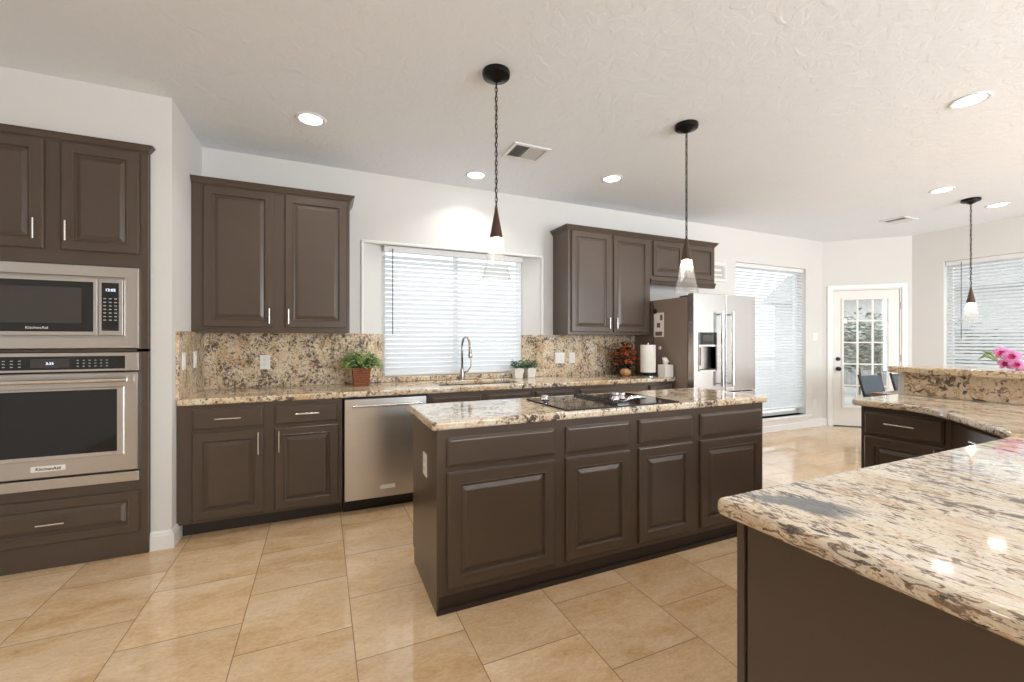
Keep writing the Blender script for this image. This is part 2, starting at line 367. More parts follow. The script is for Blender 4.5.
def thing(name, label, cat, loc=(0,0,0), rot=0.0, group=None):
    o = bpy.data.objects.new(name, None); COL.objects.link(o); o.empty_display_size = 0.1
    o.location = loc; o.rotation_euler = (0,0,rot); o['label'] = label; o['category'] = cat
    if group: o['group'] = group
    return o
def tag(o, label, cat, group=None):
    o['label'] = label; o['category'] = cat
    if group: o['group'] = group
    return o
def copy_thing(root, loc, rot=None, label=None):
    def cp(o, par):
        c = o.copy(); COL.objects.link(c); c.parent = par
        for ch in [x for x in o.children]: cp(ch, c)
        return c
    r = cp(root, None); r.location = loc
    if rot is not None: r.rotation_euler = (0,0,rot)
    if label: r['label'] = label
    return r
def text_mesh(name, body, size, mat, parent, loc, rot=(PI/2,0,0), depth=0.0006, align='CENTER', bold=0.0):
    cu = bpy.data.curves.new(name+'_curve', 'FONT'); cu.body = body; cu.size = size; cu.extrude = depth; cu.align_x = align; cu.offset = bold
    t = bpy.data.objects.new('tmp_text', cu); COL.objects.link(t); bpy.context.view_layer.update()
    dg = bpy.context.evaluated_depsgraph_get(); me = bpy.data.meshes.new_from_object(t.evaluated_get(dg)); me.name = name
    bpy.data.objects.remove(t); me.materials.clear(); me.materials.append(M[mat])
    o = bpy.data.objects.new(name, me); COL.objects.link(o); o.parent = parent; o.location = loc; o.rotation_euler = rot
    return o

# local cabinet frame: x right, y into the body (front face at y=0), z up
def door(parent, name, x0, x1, z0, z1, fr=0.055, y=0.0, mat='cab'):
    return MB().rings(x0,x1,z0,z1,[(0.0,y),(0.0,y-0.013),(0.006,y-0.019),(fr-0.004,y-0.019),(fr-0.002,y-0.0215),(fr+0.002,y-0.0215),(fr+0.005,y-0.018),(fr+0.008,y-0.009),(fr+0.014,y-0.008),(fr+0.034,y-0.0165),(fr+0.036,y-0.0190),(fr+0.041,y-0.0195)]).build(name, mat, parent)
def slab_front(parent, name, x0, x1, z0, z1, y=0.0):
    return MB().rings(x0,x1,z0,z1,[(0.0,y),(0.0,y-0.010),(0.012,y-0.018),(0.016,y-0.019)]).build(name, 'cab', parent)
def pull(parent, x, z, L, horiz=False, y=-0.019):
    m = MB(); r = 0.0055; yb = y-0.028
    if horiz:
        m.tube([(x-L/2,yb,z),(x+L/2,yb,z)], r, 12)
        for s in (-1,1): m.tube([(x+s*L*0.36,y,z),(x+s*L*0.36,yb,z)], 0.0045, 10)
    else:
        m.tube([(x,yb,z-L/2),(x,yb,z+L/2)], r, 12)
        for s in (-1,1): m.tube([(x,y,z+s*L*0.36),(x,yb,z+s*L*0.36)], 0.0045, 10)
    return m.build('handle', 'nickel', parent, smooth=True)
def crown(parent, x0, x1, y_front, y_back, z0, left=True, right=True, p=0.045, h=0.05, z_in=0.0):
    # moulded cornice lofted around front and exposed sides
    prof = [(d*p, z0+t*h) for d,t in ((0,0),(.13,0),(.13,.2),(.35,.28),(.5,.48),(.82,.74),(.82,.86),(1,.9),(1,1),(0,1))]
    m = MB(); pts = []
    path = []
    L = 1 if left else 0; R = 1 if right else 0
    rows = []
    for d, z in prof:
        rows.append([(x0-d*L, y_back, z), (x0-d*L, y_front-d, z), (x1+d*R, y_front-d, z), (x1+d*R, y_back, z)])
    vs = [v for r in rows for v in r]; fs = []
    n = len(rows)
    for i in range(n-1):
        for k in range(3): fs.append((i*4+k, i*4+k+1, (i+1)*4+k+1, (i+1)*4+k))
    fs += [tuple((n-1)*4+k for k in range(4)), tuple(reversed([k for k in range(4)]))]
    m.add(vs, fs)
    # close back
    fs2 = [tuple([i*4 for i in range(n)]), tuple(reversed([i*4+3 for i in range(n)]))]
    m.add(vs, fs2)
    return m.build('crown_moulding', 'cab', parent)

# ------------------------------------------------------------------ room shell
H = 2.83
def struct(name, mb, m, **k): return mb.build(name, m, kind='structure', **k)
struct('floor', MB().box(-2.8,8.1,-3.7,4.35,-0.1,0.0), 'floor')
struct('ceiling', MB().box(-2.8,8.1,-3.7,4.35,H,H+0.12), 'ceiling')
XL = -0.865; YB = 4.07; XR = 7.824
def cells(us, zs, holes):
    out = []
    for a,b in zip(us,us[1:]):
        for c,d in zip(zs,zs[1:]):
            mu, mz = (a+b)/2, (c+d)/2
            if any(h[0]<mu<h[1] and h[2]<mz<h[3] for h in holes): continue
            out.append((a,b,c,d))
    return out
def wall_x(x0, x1, y0, y1, holes):      # wall along x; holes (x0,x1,z0,z1); shared-vertex grid
    xs = sorted({x0,x1,*[h[0] for h in holes],*[h[1] for h in holes]}); zs = sorted({0.0,H,*[h[2] for h in holes],*[h[3] for h in holes]})
    skip = set()
    for i,(a,b) in enumerate(zip(xs,xs[1:])):
        for j,(c,d) in enumerate(zip(zs,zs[1:])):
            if any(h[0]<(a+b)/2<h[1] and h[2]<(c+d)/2<h[3] for h in holes): skip.add((i,j))
    g = MB().grid(xs, zs, skip, 0, 1)
    g.v = [(x, y1+(y0-y1)*t, z) for x,z,t in g.v]
    return g
def wall_y(y0, y1, x0, x1, holes):
    g = wall_x(y0, y1, x0, x1, holes); g.v = [(y, x, z) for x,y,z in g.v]; return g
SINK = (0.33,2.17,0.92,2.205); TALL = (5.15,6.66,0.20,2.385)
mbw = wall_x(XL-0.1, 7.20, YB, YB+0.2, [SINK, TALL])
mbw.prism([(0.33,4.0701),(0.51,4.20),(0.51,4.27),(0.33,4.27)], 0.92, 2.205)
mbw.prism([(2.17,4.0701),(2.17,4.27),(1.99,4.27),(1.99,4.20)], 0.92, 2.205)
struct('wall_back', mbw, 'wall')
# left side: short return wall by the counter, wall around the oven tower
mbl = MB().box(-0.972,XL,3.33,4.08,0,H)
mbl.box(-2.6,-0.972,3.33,3.45,2.478,H); mbl.box(-2.6,-1.828,3.33,3.45,0,2.478); mbl.box(-1.828,-0.972,3.93,4.05,0,H)
struct('wall_left', mbl, 'wall')
struct('wall_far_left', MB().box(-2.72,-2.6,-3.5,3.45,0,H), 'wall')
WR = (0.95,2.95,0.20,2.39)
struct('wall_right', wall_y(-3.5, 3.296, XR, XR+0.2, [WR, (-0.98,-0.78,0.25,2.35)]), 'wall')  # second, narrow opening is added for a bright streak on the fridge
struct('wall_rear', wall_x(-2.6, 8.02, -3.7, -3.5, [(1.6,3.0,0.3,2.5),(4.3,6.5,0.3,2.5)]), 'wall')  # unseen openings, added to hold the rear fill lamps
# bullnose bead round the sink window recess
bd = MB()
for xa in (0.33, 2.17): bd.tube([(xa,YB,1.367),(xa,YB,2.205)], 0.014, 12)
bd.tube([(0.33,YB,2.205),(2.17,YB,2.205)], 0.014, 12)
struct('trim_1', bd, 'trim', smooth=True)

# diagonal door wall: frame origin (7.05,4.07), local x along (+1,-1)/sqrt2
A0 = Vector((7.05,4.07,0)); AL = 1.095; ang = -PI/4
DX0, DX1, DZ = 0.125, 0.975, 2.085
g = wall_x(0, AL, 0, 0.16, [(DX0-0.0, DX1, -0.001, DZ)] if False else [(DX0,DX1,0.0,DZ)])
R45 = Matrix.Translation(A0) @ Matrix.Rotation(ang, 4, 'Z')
g.xform(R45); struct('wall_door', g, 'wall')

def baseboard(name, p, q, parent=None):
    p = Vector((p[0],p[1],0)); q = Vector((q[0],q[1],0)); d = q-p; L = d.length; a = math.atan2(d.y,d.x)
    m = MB().prism_x([(0.0,0.0),(-0.016,0.0),(-0.016,0.085),(-0.012,0.092),(-0.012,0.102),(-0.006,0.112),(0.0,0.115)], 0, L)
    m.xform(Matrix.Translation(p) @ Matrix.Rotation(a,4,'Z')); return struct(name, m, 'trim')
baseboard('baseboard_left', (-0.972,3.33), (-0.865,3.33))
baseboard('baseboard_return', (XL,3.33-0.016), (XL,3.50))
baseboard('baseboard_back', (4.42,YB), (7.05,YB))
baseboard('baseboard_right', (XR,3.27), (XR,-3.5))
d_ = (math.cos(ang), math.sin(ang))
baseboard('baseboard_door', (7.05+d_[0]*0.0,4.07+d_[1]*0.0), (7.05+d_[0]*0.06,4.07+d_[1]*0.06))

# ---- windows
def window(n, origin, rot, w, z0, z1, depth=0.05, mull=(0.5,), mid=None, sill=None):
    r = bpy.data.objects.new('window_%d' % n, None); COL.objects.link(r); r.location = origin; r.rotation_euler = (0,0,rot); r['kind'] = 'structure'
    f = MB(); t = 0.045
    f.box(0,t,0,depth,z0,z1).box(w-t,w,0,depth,z0,z1).box(t,w-t,0,depth,z0,z0+t).box(t,w-t,0,depth,z1-t,z1)
    for u in mull: f.box(w*u-0.022,w*u+0.022,0.005,depth-0.005,z0+t,z1-t)
    if mid: f.box(t,w-t,0.004,depth-0.004,mid-0.025,mid+0.025)
    f.build('window_frame', 'trim', r, bevel=0.003, kind='structure')
    MB().box(t-0.005,w-t+0.005,depth*0.5,depth*0.5+0.005,z0+t-0.005,z1-t+0.005).build('window_glass', 'pane', r, kind='structure')
    if sill:
        MB().box(-sill[0],w+sill[0],-sill[1],0.0,z0-0.03,z0).build('window_sill', 'trim', r, bevel=0.006, kind='structure')
        MB().box(-sill[0]+0.02,w+sill[0]-0.02,-sill[1]+0.045,-sill[1]+0.060,z0-0.10,z0-0.03).build('window_apron', 'trim', r, bevel=0.004, kind='structure')
    return r
window(1, (0.51,4.215,0), 0, 1.48, 0.965, 2.205)
window(2, (5.15,4.20,0), 0, 1.51, 0.20, 2.385, mull=(), mid=1.05, sill=(0.06,0.19))
window(3, (XR+0.13,2.95,0), -PI/2, 2.0, 0.20, 2.39, mull=(0.5,), mid=1.10, sill=(0.06,0.19))

def blind(label, origin, rot, w, z0, z1, tilt, sp=0.0435, cord=(0.08,), wand=None, sw=0.05):
    r = thing('window_blind', label, 'window blind', origin, rot)
    MB().box(0.0,w,-0.03,0.03,z1-0.055,z1).build('headrail', 'blind_rail', r, bevel=0.003)
    MB().box(0.004,w-0.004,-0.026,0.026,z0,z0+0.022).build('bottom_rail', 'blind_rail', r, bevel=0.004)
    s = MB(); z = z0+0.022+sp*0.7
    while z < z1-0.065:
        pts = []
        for k in range(5):
            u = (k/4-0.5)*sw; c = 0.0025*(1-(2*k/4-1)**2)
            y = u*math.cos(tilt) - c*math.sin(tilt); zz = z + u*math.sin(tilt) + c*math.cos(tilt)
            pts.append((y,zz))
        t = 0.0022
        lo = [(y, zz-t) for y,zz in pts]
        s.prism_x(pts + lo[::-1], 0.006, w-0.006); z += sp
    s.build('slats', 'blind', r)
    c = MB()
    for u in (0.14, 0.5, 0.86):
        c.tube([(w*u,-0.030,z0+0.01),(w*u,-0.030,z1-0.05)], 0.0012, 5); c.tube([(w*u,0.030,z0+0.01),(w*u,0.030,z1-0.05)], 0.0012, 5)
    c.build('ladder_cords', 'blind_rail', r)
    if wand: MB().tube([(wand[0],-0.042,wand[1]),(wand[0],-0.042,z1-0.03)], 0.0045, 8).build('tilt_wand', wand[2], r, smooth=True)
    return r
BT = math.radians(38)
blind('wide white slatted blind over the kitchen sink', (0.533,4.170,0), 0, 1.434, 0.975, 2.20, math.radians(50), 0.0445, wand=(0.075,1.36,'vent_dark'))
blind('tall white slatted blind beside the refrigerator', (5.16,4.13,0), 0, 1.49, 0.30, 2.383, BT, 0.0445)
blind('white slatted blind behind the dining table, right of the glazed door', (XR+0.06,2.94,0), -PI/2, 1.98, 0.26, 2.388, math.radians(35), 0.0445, wand=(0.16,1.33,'vent_dark'))

# ---- glazed exterior door
dr = bpy.data.objects.new('door_1', None); COL.objects.link(dr); dr.location = A0; dr.rotation_euler = (0,0,ang); dr['kind'] = 'structure'
c = MB(); cw = 0.06
c.box(DX0-cw,DX0,-0.018,0.0,0,DZ+cw).box(DX1,DX1+cw,-0.018,0.0,0,DZ+cw).box(DX0,DX1,-0.018,0.0,DZ,DZ+cw)
c.box(DX0,DX0+0.018,0.0,0.14,0,DZ).box(DX1-0.018,DX1,0.0,0.14,0,DZ).box(DX0+0.018,DX1-0.018,0.0,0.14,DZ-0.018,DZ)
c.build('door_casing', 'trim', dr, bevel=0.003, kind='structure')
a, b_ = DX0+0.022, DX1-0.022; dy0, dy1 = 0.012, 0.056
gx0, gx1, gz0, gz1 = a+0.125, b_-0.125, 0.30, 1.93
dm = wall_x(a, b_, dy0, dy1, [(gx0,gx1,gz0,gz1)])
dm.v = [(x,y,min(z,2.062) if z > 2 else max(z,0.012)) for x,y,z in dm.v]
dm.build('door_slab', 'door_paint', dr, kind='structure')
st = MB(); e = 0.025
st.box(gx0-e,gx0+0.008,dy0-0.012,dy1+0.01,gz0-e,gz1+e).box(gx1-0.008,gx1+e,dy0-0.012,dy1+0.01,gz0-e,gz1+e).box(gx0,gx1,dy0-0.012,dy1+0.01,gz0-e,gz0+0.008).box(gx0,gx1,dy0-0.012,dy1+0.01,gz1-0.008,gz1+e)
st.build('glazing_frame', 'door_paint', dr, bevel=0.004, kind='structure')
mu = MB()
for k in (1,2): mu.box(gx0+(gx1-gx0)*k/3-0.009,gx0+(gx1-gx0)*k/3+0.009,dy0+0.004,dy1-0.004,gz0,gz1)
for k in range(1,5): mu.box(gx0,gx1,dy0+0.005,dy1-0.005,gz0+(gz1-gz0)*k/5-0.009,gz0+(gz1-gz0)*k/5+0.009)
mu.build('glazing_bars', 'door_paint', dr, kind='structure')
MB().box(gx0,gx1,0.032,0.037,gz0,gz1).build('door_glass', 'pane', dr, kind='structure')
for nm, z, big in (('deadbolt',1.025,0),('door_knob',0.875,1)):
    k = MB()
    k.lathe([(0.0,0.0),(0.03,0.0),(0.03,0.008),(0.012,0.012),(0.011,0.03)]+([(0.026,0.04),(0.029,0.055),(0.02,0.068),(0.0,0.07)] if big else [(0.02,0.032),(0.018,0.04),(0.0,0.042)]), n=20)
    k.xform(Matrix.Translation((a+0.062,dy0,z)) @ Matrix.Rotation(PI/2,4,'X')); k.build(nm, 'bronze', dr, smooth=True, kind='structure')
MB().box(a,b_,dy0-0.01,0.14,0.0,0.014).build('threshold', 'bronze', dr, kind='structure')
hg = MB()
for z in (0.25,1.05,1.82): hg.tube([(b_+0.008,dy0-0.008,z-0.05),(b_+0.008,dy0-0.008,z+0.05)], 0.007, 8)
hg.build('hinges', 'nickel', dr, kind='structure')

# ------------------------------------------------------------------ oven tower (left)
YF = 3.30
t = thing('oven_cabinet', 'tall dark taupe cabinet at far left housing both built-in ovens', 'cabinet', (-1.40,YF,0))
body = MB(); w2 = 0.425
# frame around appliances: z openings 0.455-1.235 oven, 1.255-1.745 microwave
for z0,z1 in ((0.06,0.462),(1.236,1.252),(1.746,2.476)): body.box(-w2,w2,0.0,0.60,z0,z1)
body.box(-w2,-0.372,0.0,0.60,0.462,1.746).box(0.372,w2,0.0,0.60,0.462,1.746)
body.box(-0.372,0.372,0.57,0.60,0.462,1.746)
body.build('body', 'cab', t)
MB().box(-w2,w2,0.004,0.5,0.0,0.06).build('toe_board', 'cab', t)
crown(t, -w2, w2, 0.0, 0.029, 2.447, left=False, right=True, p=0.03, h=0.045)
for nm,(xa,xb,hx) in (('l',(-0.385,-0.041,-0.072)),('r',(0.031,0.385,0.062))):
    d = door(t, 'door', xa, xb, 1.825, 2.445); pull(d, hx, 1.93, 0.115)
d = door(t, 'drawer', -0.385, 0.385, 0.145, 0.395, 0.05); pull(d, 0.0, 0.265, 0.12, True)

mw = thing('microwave_oven', 'stainless built-in microwave with black window and keypad, above the wall oven', 'microwave', (-1.40,YF,1.256))
m = MB()
m.rings(-0.385,0.385,0.0,0.486,[(0,0.0),(0,-0.016),(0.004,-0.020),(0.0625,-0.020),(0.0625,-0.002)]) 
m.f.pop()
m.build('trim_frame', 'steel', mw)
MB().box(-0.323,0.323,0.02,0.42,0.062,0.424).build('housing', 'black', mw)
mdoor = MB().box(-0.312,0.196,-0.024,0.02,0.076,0.410).build('door', 'steel', mw, bevel=0.003)
MB().box(-0.29,0.178,-0.0265,-0.024,0.098,0.388).build('glass_panel', 'black_glass', mdoor)
MB().box(-0.25,0.127,-0.0275,-0.0265,0.147,0.352).build('window', 'mw_glass', mdoor)
text_mesh('logo_lettering', 'KitchenAid', 0.021, 'plate', mdoor, (-0.063,-0.0270,0.113))
mp_ = MB().box(0.200,0.312,-0.024,0.02,0.076,0.410).build('control_panel', 'steel', mw, bevel=0.003)
MB().box(0.216,0.294,-0.0265,-0.024,0.105,0.388).build('keypad', 'black_glass', mp_)
text_mesh('clock_digits', '12:02', 0.022, 'display', mp_, (0.256,-0.0270,0.338))
ky = MB()
for r_ in range(7):
    for c_ in range(3): ky.box(0.224+c_*0.025,0.236+c_*0.025,-0.0270,-0.0265,0.165+r_*0.021,0.170+r_*0.021)
ky.build('key_print', 'frame_grey', mp_)

ov = thing('built_in_oven', 'large stainless wall oven with bar handle and black glass door', 'oven', (-1.40,YF,0.46))
MB().box(-0.37,0.37,0.0,0.5,0.004,0.774).build('housing', 'black', ov)
cp = MB().box(-0.385,0.385,-0.022,0.0,0.662,0.772).build('control_panel', 'steel', ov, bevel=0.003)
MB().box(-0.335,0.322,-0.0245,-0.022,0.676,0.752).build('touch_panel', 'black_glass', cp)
MB().box(-0.091,0.074,-0.0255,-0.0245,0.688,0.738).build('screen', 'mw_glass', cp)
text_mesh('clock_digits', '3:35', 0.020, 'display', cp, (-0.01,-0.0257,0.705))
ky = MB()
for c_ in range(6):
    for r_ in range(3):
        ky.box(0.105+c_*0.026,0.114+c_*0.026,-0.0252,-0.0245,0.692+r_*0.017,0.696+r_*0.017)
        ky.box(-0.30+c_*0.032,-0.289+c_*0.032,-0.0252,-0.0245,0.692+r_*0.017,0.696+r_*0.017)
ky.build('key_print', 'frame_grey', cp)
od = MB(); od.rings(-0.385,0.385,0.068,0.654,[(0,0.0),(0,-0.028),(0.005,-0.033),(0.006,-0.033)])
odr = od.build('door', 'steel', ov)
MB().rings(-0.322,0.322,0.165,0.570,[(0,-0.033),(0,-0.038),(0.004,-0.040),(0.030,-0.038),(0.031,-0.038)]).build('window_frame', 'steel', odr)
MB().box(-0.290,0.290,-0.0395,-0.037,0.190,0.556).build('window', 'black_glass', odr)
hd = MB(); hd.tube([(-0.35,-0.085,0.612),(0.35,-0.085,0.612)], 0.0125, 18)
for s_ in (-1,1): hd.tube([(s_*0.325,-0.03,0.612),(s_*0.325,-0.085,0.612)], [0.013,0.010], 12)
hd.build('handle', 'nickel', odr, smooth=True)
lp = MB().box(-0.085,0.060,-0.0355,-0.033,0.105,0.135).build('badge', 'plate', odr)
text_mesh('logo_lettering', 'KitchenAid', 0.0235, 'slot', odr, (-0.012,-0.0362,0.112), bold=0.0003)
MB().box(-0.39,0.39,-0.03,0.0,0.0,0.058).build('lower_trim', 'steel', ov, bevel=0.003)

# ------------------------------------------------------------------ upper cabinets on the back wall
def upper(label, x0, x1, z0, z1, doors, left, right, depth=0.31):
    t = thing('upper_cabinet', label, 'cabinet', (x0,3.76,0))
    wd = x1-x0
    MB().box(0.0,wd,0.0,depth-0.002,z0,z1).build('body', 'cab', t, bevel=0.002)
    return t
t = upper('two-door upper cabinet left of the sink window', XL+0.001, 0.208, 1.367, 2.46, None, 0, 1)
crown(t, 0, 1.072, 0.0, 0.308, 2.437, left=False, right=True, p=0.038, h=0.054)
d = door(t,'door',0.075,0.525,1.405,2.437); pull(d,0.497,1.49,0.115)
d = door(t,'door',0.600,1.050,1.405,2.437); pull(d,0.628,1.49,0.115)
UX = 2.300
t = upper('two-door upper cabinet right of the sink window', UX, 3.377, 1.367, 2.46, None, 1, 0)
crown(t, 0, 1.077, 0.0, 0.308, 2.437, left=True, right=False, p=0.038, h=0.054)
d = door(t,'door',0.035,0.525,1.395,2.437); pull(d,0.497,1.49,0.115)
d = door(t,'door',0.565,1.050,1.395,2.437); pull(d,0.593,1.49,0.115)
t = upper('short two-door upper cabinet above the refrigerator', 3.378, 4.385, 2.00, 2.46, None, 0, 1)
crown(t, 0, 1.007, 0.0, 0.308, 2.437, left=False, right=True, p=0.038, h=0.054)
door(t,'door',0.035,0.485,2.035,2.437); door(t,'door',0.54,0.985,2.035,2.437)
MB().prism_x([(0.05,2.0),(0.0,2.0),(-0.022,2.0),(-0.022,1.985),(-0.012,1.97),(-0.006,1.95),(0.0,1.94),(0.05,1.94)],0,1.007).build('light_rail','cab',t)

# ------------------------------------------------------------------ base cabinets on the back wall
FY = 3.42
def base_unit(label, x0, x1, fronts, doors, end_l=False, end_r=False, depth=0.645, name='base_cabinet', y=FY, rot=0, origin=None, toe=0.07):
    t = thing(name, label, 'cabinet', origin or (x0,y,0), rot)
    wd = x1-x0
    MB().box(0,wd,0,depth,0.095,0.876).build('body', 'cab', t, bevel=0.0015)
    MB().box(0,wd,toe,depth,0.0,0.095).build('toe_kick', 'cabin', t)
    return t
t = base_unit('base cabinet with two drawers over two doors, left of the dishwasher', XL+0.001, 0.138, 0, 0)
for (xa,xb,hx) in ((0.085,0.495,0.465),(0.560,0.975,0.590)):
    d = slab_front(t,'drawer',xa,xb,0.712,0.848); pull(d,(xa+xb)/2,0.782,0.15,True)
    d = door(t,'door',xa,xb,0.115,0.69); pull(d,hx,0.60,0.15)
t = base_unit('sink base cabinet right of the dishwasher with false drawer fronts', 0.775, 1.72, 0, 0)
t.children[0]  # body
for (xa,xb,hx) in ((0.03,0.46,0.43),(0.50,0.92,0.53)):
    slab_front(t,'false_front',xa,xb,0.712,0.848)
    d = door(t,'door',xa,xb,0.115,0.69); pull(d,hx,0.60,0.15)
t = base_unit('narrow single-drawer base cabinet right of the sink base', 1.721, 2.185, 0, 0)
d = slab_front(t,'drawer',0.03,0.43,0.712,0.848); pull(d,0.23,0.782,0.15,True)
d = door(t,'door',0.03,0.43,0.115,0.69); pull(d,0.40,0.60,0.15)
t = base_unit('wide base cabinet behind the cooktop end of the island', 2.186, 3.02, 0, 0)
d = slab_front(t,'drawer',0.03,0.80,0.712,0.848); pull(d,0.415,0.782,0.15,True)
for (xa,xb,hx) in ((0.03,0.405,0.375),(0.43,0.80,0.46)):
    d = door(t,'door',xa,xb,0.115,0.69); pull(d,hx,0.60,0.15)
t = base_unit('last base cabinet of the back run, next to the refrigerator', 3.021, 3.385, 0, 0)
d = slab_front(t,'drawer',0.03,0.335,0.712,0.848); pull(d,0.18,0.782,0.12,True)
d = door(t,'door',0.03,0.335,0.115,0.69); pull(d,0.305,0.60,0.15)

dw = thing('dishwasher', 'stainless dishwasher with bar handle beside the sink cabinet', 'dishwasher', (0.145,FY,0))
MB().box(0.004,0.622,0.02,0.6,0.095,0.872).build('tub', 'black', dw)
dd = MB().box(0.008,0.618,-0.028,0.02,0.105,0.862).build('door', 'steel', dw, bevel=0.004)
hd = MB().tube([(0.06,-0.072,0.815),(0.57,-0.072,0.815)], 0.011, 16)
for s_ in (0.075,0.555): hd.tube([(s_,-0.026,0.815),(s_,-0.072,0.815)], 0.010, 12)
hd.build('handle', 'nickel', dd, smooth=True)
bdg = MB().rings(0.262,0.372,0.168,0.197,[(0,-0.028),(0,-0.0305),(0.0035,-0.0305),(0.0035,-0.0295)]).build('badge', 'plate', dd)
text_mesh('logo_lettering', 'KitchenAid', 0.0175, 'plate', dd, (0.317,-0.0303,0.176))
MB().box(0.0,0.626,0.06,0.1,0.0,0.095).build('kick_plate', 'black', dw)

# back countertop with sink cut-out
SX0,SX1,SY0,SY1 = 0.93,1.70,3.55,3.96
ct = MB().grid([XL+0.001,SX0,SX1,3.40],[3.395,SY0,SY1,YB-0.001],{(1,1)},0.8765,0.92)
tag(ct.build('countertop','granite',bevel=0.014,seg=4), 'long granite countertop along the back wall around the sink', 'countertop')
def slab_tag(name, mb, m, label, cat, **k): return tag(mb.build(name, m, **k), label, cat)
ZB = 1.366
slab_tag('backsplash_panel', MB().box(XL+0.0201,0.33,YB-0.02,YB-0.0005,0.9205,ZB), 'granite_splash', 'speckled granite backsplash under the upper cabinet left of the sink window', 'backsplash')
slab_tag('backsplash_panel', MB().box(2.17,3.41,YB-0.02,YB-0.0005,0.9205,ZB), 'granite_splash', 'granite backsplash under the upper cabinet right of the sink window', 'backsplash')
slab_tag('backsplash_panel', MB().box(XL+0.0005,XL+0.02,3.40,YB-0.0005,0.9205,ZB), 'granite_splash', 'granite backsplash on the short left return wall with two switches', 'backsplash')
slab_tag('backsplash_panel', MB().prism([(0.331,4.0505),(0.524,4.183),(0.511,4.199),(0.331,4.069)],0.966,ZB), 'granite_splash', 'narrow angled granite piece at the left edge of the sink window', 'backsplash')
slab_tag('backsplash_panel', MB().prism([(2.169,4.0505),(2.169,4.069),(1.989,4.199),(1.976,4.183)],0.966,ZB), 'granite_splash', 'narrow angled granite piece at the right edge of the sink window', 'backsplash')
slab_tag('window_ledge', MB().prism([(0.331,4.05),(2.169,4.05),(2.169,4.069),(1.989,4.199),(0.511,4.199),(0.331,4.069)],0.9205,0.9655), 'granite_splash', 'low granite ledge under the sink window blind', 'ledge', bevel=0.006)

sk = thing('kitchen_sink', 'undermount stainless sink below the window', 'sink', (1.315,3.755,0.70))
s = MB()
s.v = []; 
def bowl(m, x0,x1,y0,y1,zt,zb,t=0.006):
    m.rings(0,1,0,1,[(0,0)]) if False else None
    ring = lambda ins,z: [(x0+ins,y0+ins,z),(x1-ins,y0+ins,z),(x1-ins,y1-ins,z),(x0+ins,y1-ins,z)]
    vs = ring(-0.02,zt)+ring(0.0,zt)+ring(0.012,zb+0.02)+ring(0.03,zb)+ring(0.02,zb-t)+ring(-t,zb)+ring(-0.02,zt-t)
    fs = []
    for i in range(6):
        for k in range(4): fs.append((i*4+k,i*4+(k+1)%4,(i+1)*4+(k+1)%4,(i+1)*4+k))
    fs += [(12,13,14,15),(19,18,17,16)]
    for k in range(4): fs.append((24+k,24+(k+1)%4,(k+1)%4,k))
    m.add(vs,fs)
bowl(s,-0.385,0.385,-0.205,0.205,0.1755,0.0)
s.build('basin','steel',sk)
MB().lathe([(0.0,0.004),(0.03,0.004),(0.045,0.006),(0.045,0.001),(0.0,0.001)],n=20).build('drain','chrome',sk,smooth=True)

fa = thing('kitchen_faucet', 'tall gooseneck pull-down faucet behind the sink', 'faucet', (1.25,4.005,0.92))
MB().lathe([(0.0,0),(0.027,0),(0.027,0.006),(0.021,0.012),(0.020,0.10),(0.016,0.115),(0.0,0.116)],n=24).build('base','faucet',fa,smooth=True)
pts = [(0,0,0.11),(0,0,0.30)]
for k in range(13):
    th = PI*k/12; pts.append((0.045*(1-math.cos(th))*0.5*0.6, -0.075*(1-math.cos(th)), 0.33+0.088*math.sin(th)))
pts.append((0.028,-0.155,0.30))
MB().tube(pts,0.0105,14).build('spout','faucet',fa,smooth='all')
MB().tube([(0.028,-0.155,0.31),(0.029,-0.158,0.27),(0.030,-0.160,0.23),(0.030,-0.160,0.222)],[0.0125,0.017,0.021,0.019],14).build('spray_head','faucet',fa,smooth=True)
MB().tube([(0.018,0,0.07),(0.055,-0.005,0.085),(0.085,-0.01,0.13),(0.088,-0.01,0.19),(0.080,-0.01,0.21)],[0.009,0.0075,0.006,0.005,0.004],10).build('lever','faucet',fa,smooth='all')
so = thing('soap_dispenser', 'small pump soap dispenser right of the faucet', 'soap dispenser', (1.44,3.995,0.92))
MB().lathe([(0.0,0),(0.018,0),(0.018,0.006),(0.010,0.012),(0.009,0.045),(0.012,0.05),(0.012,0.058),(0.0,0.06)],n=16).build('pump','nickel',so,smooth=True)
MB().tube([(0,0,0.055),(0,-0.03,0.060),(0,-0.06,0.052)],0.005,8).build('nozzle','nickel',so,smooth=True)

# ------------------------------------------------------------------ island
IX0,IX1,IY0,IY1 = 0.495,2.775,1.985,2.56
isl = thing('kitchen_island', 'long taupe island cabinet with four doors under the cooktop', 'island', (0,0,0))
isl.location = (IX0,IY0,0); wI = IX1-IX0; dI = IY1-IY0
MB().box(0.0,wI,0.0,dI,0.085,0.876).build('body','cab',isl,bevel=0.002)
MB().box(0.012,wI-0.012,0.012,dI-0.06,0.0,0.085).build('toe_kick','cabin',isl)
for xa,xb in ((0.0,0.012),(wI-0.012,wI)): MB().box(xa,xb,0.006,dI-0.035,0.0,0.086).build('end_panel_foot','cab',isl)
MB().box(0.0,wI,-0.004,0.012,0.0,0.022).build('shoe_moulding','cabin',isl)
for xa,xb in ((0.544,1.127),(1.197,1.623),(1.690,2.110),(2.179,2.746)):
    slab_front(isl,'drawer_front',xa-IX0,xb-IX0,0.700,0.838)
    door(isl,'door',xa-IX0,xb-IX0,0.118,0.672,0.058)
tag(MB().grid([0.468,2.812],[1.968,2.585],set(),0.8765,0.92).build('countertop','granite_isle',bevel=0.014,seg=4), 'granite countertop on the island carrying the black cooktop', 'countertop')
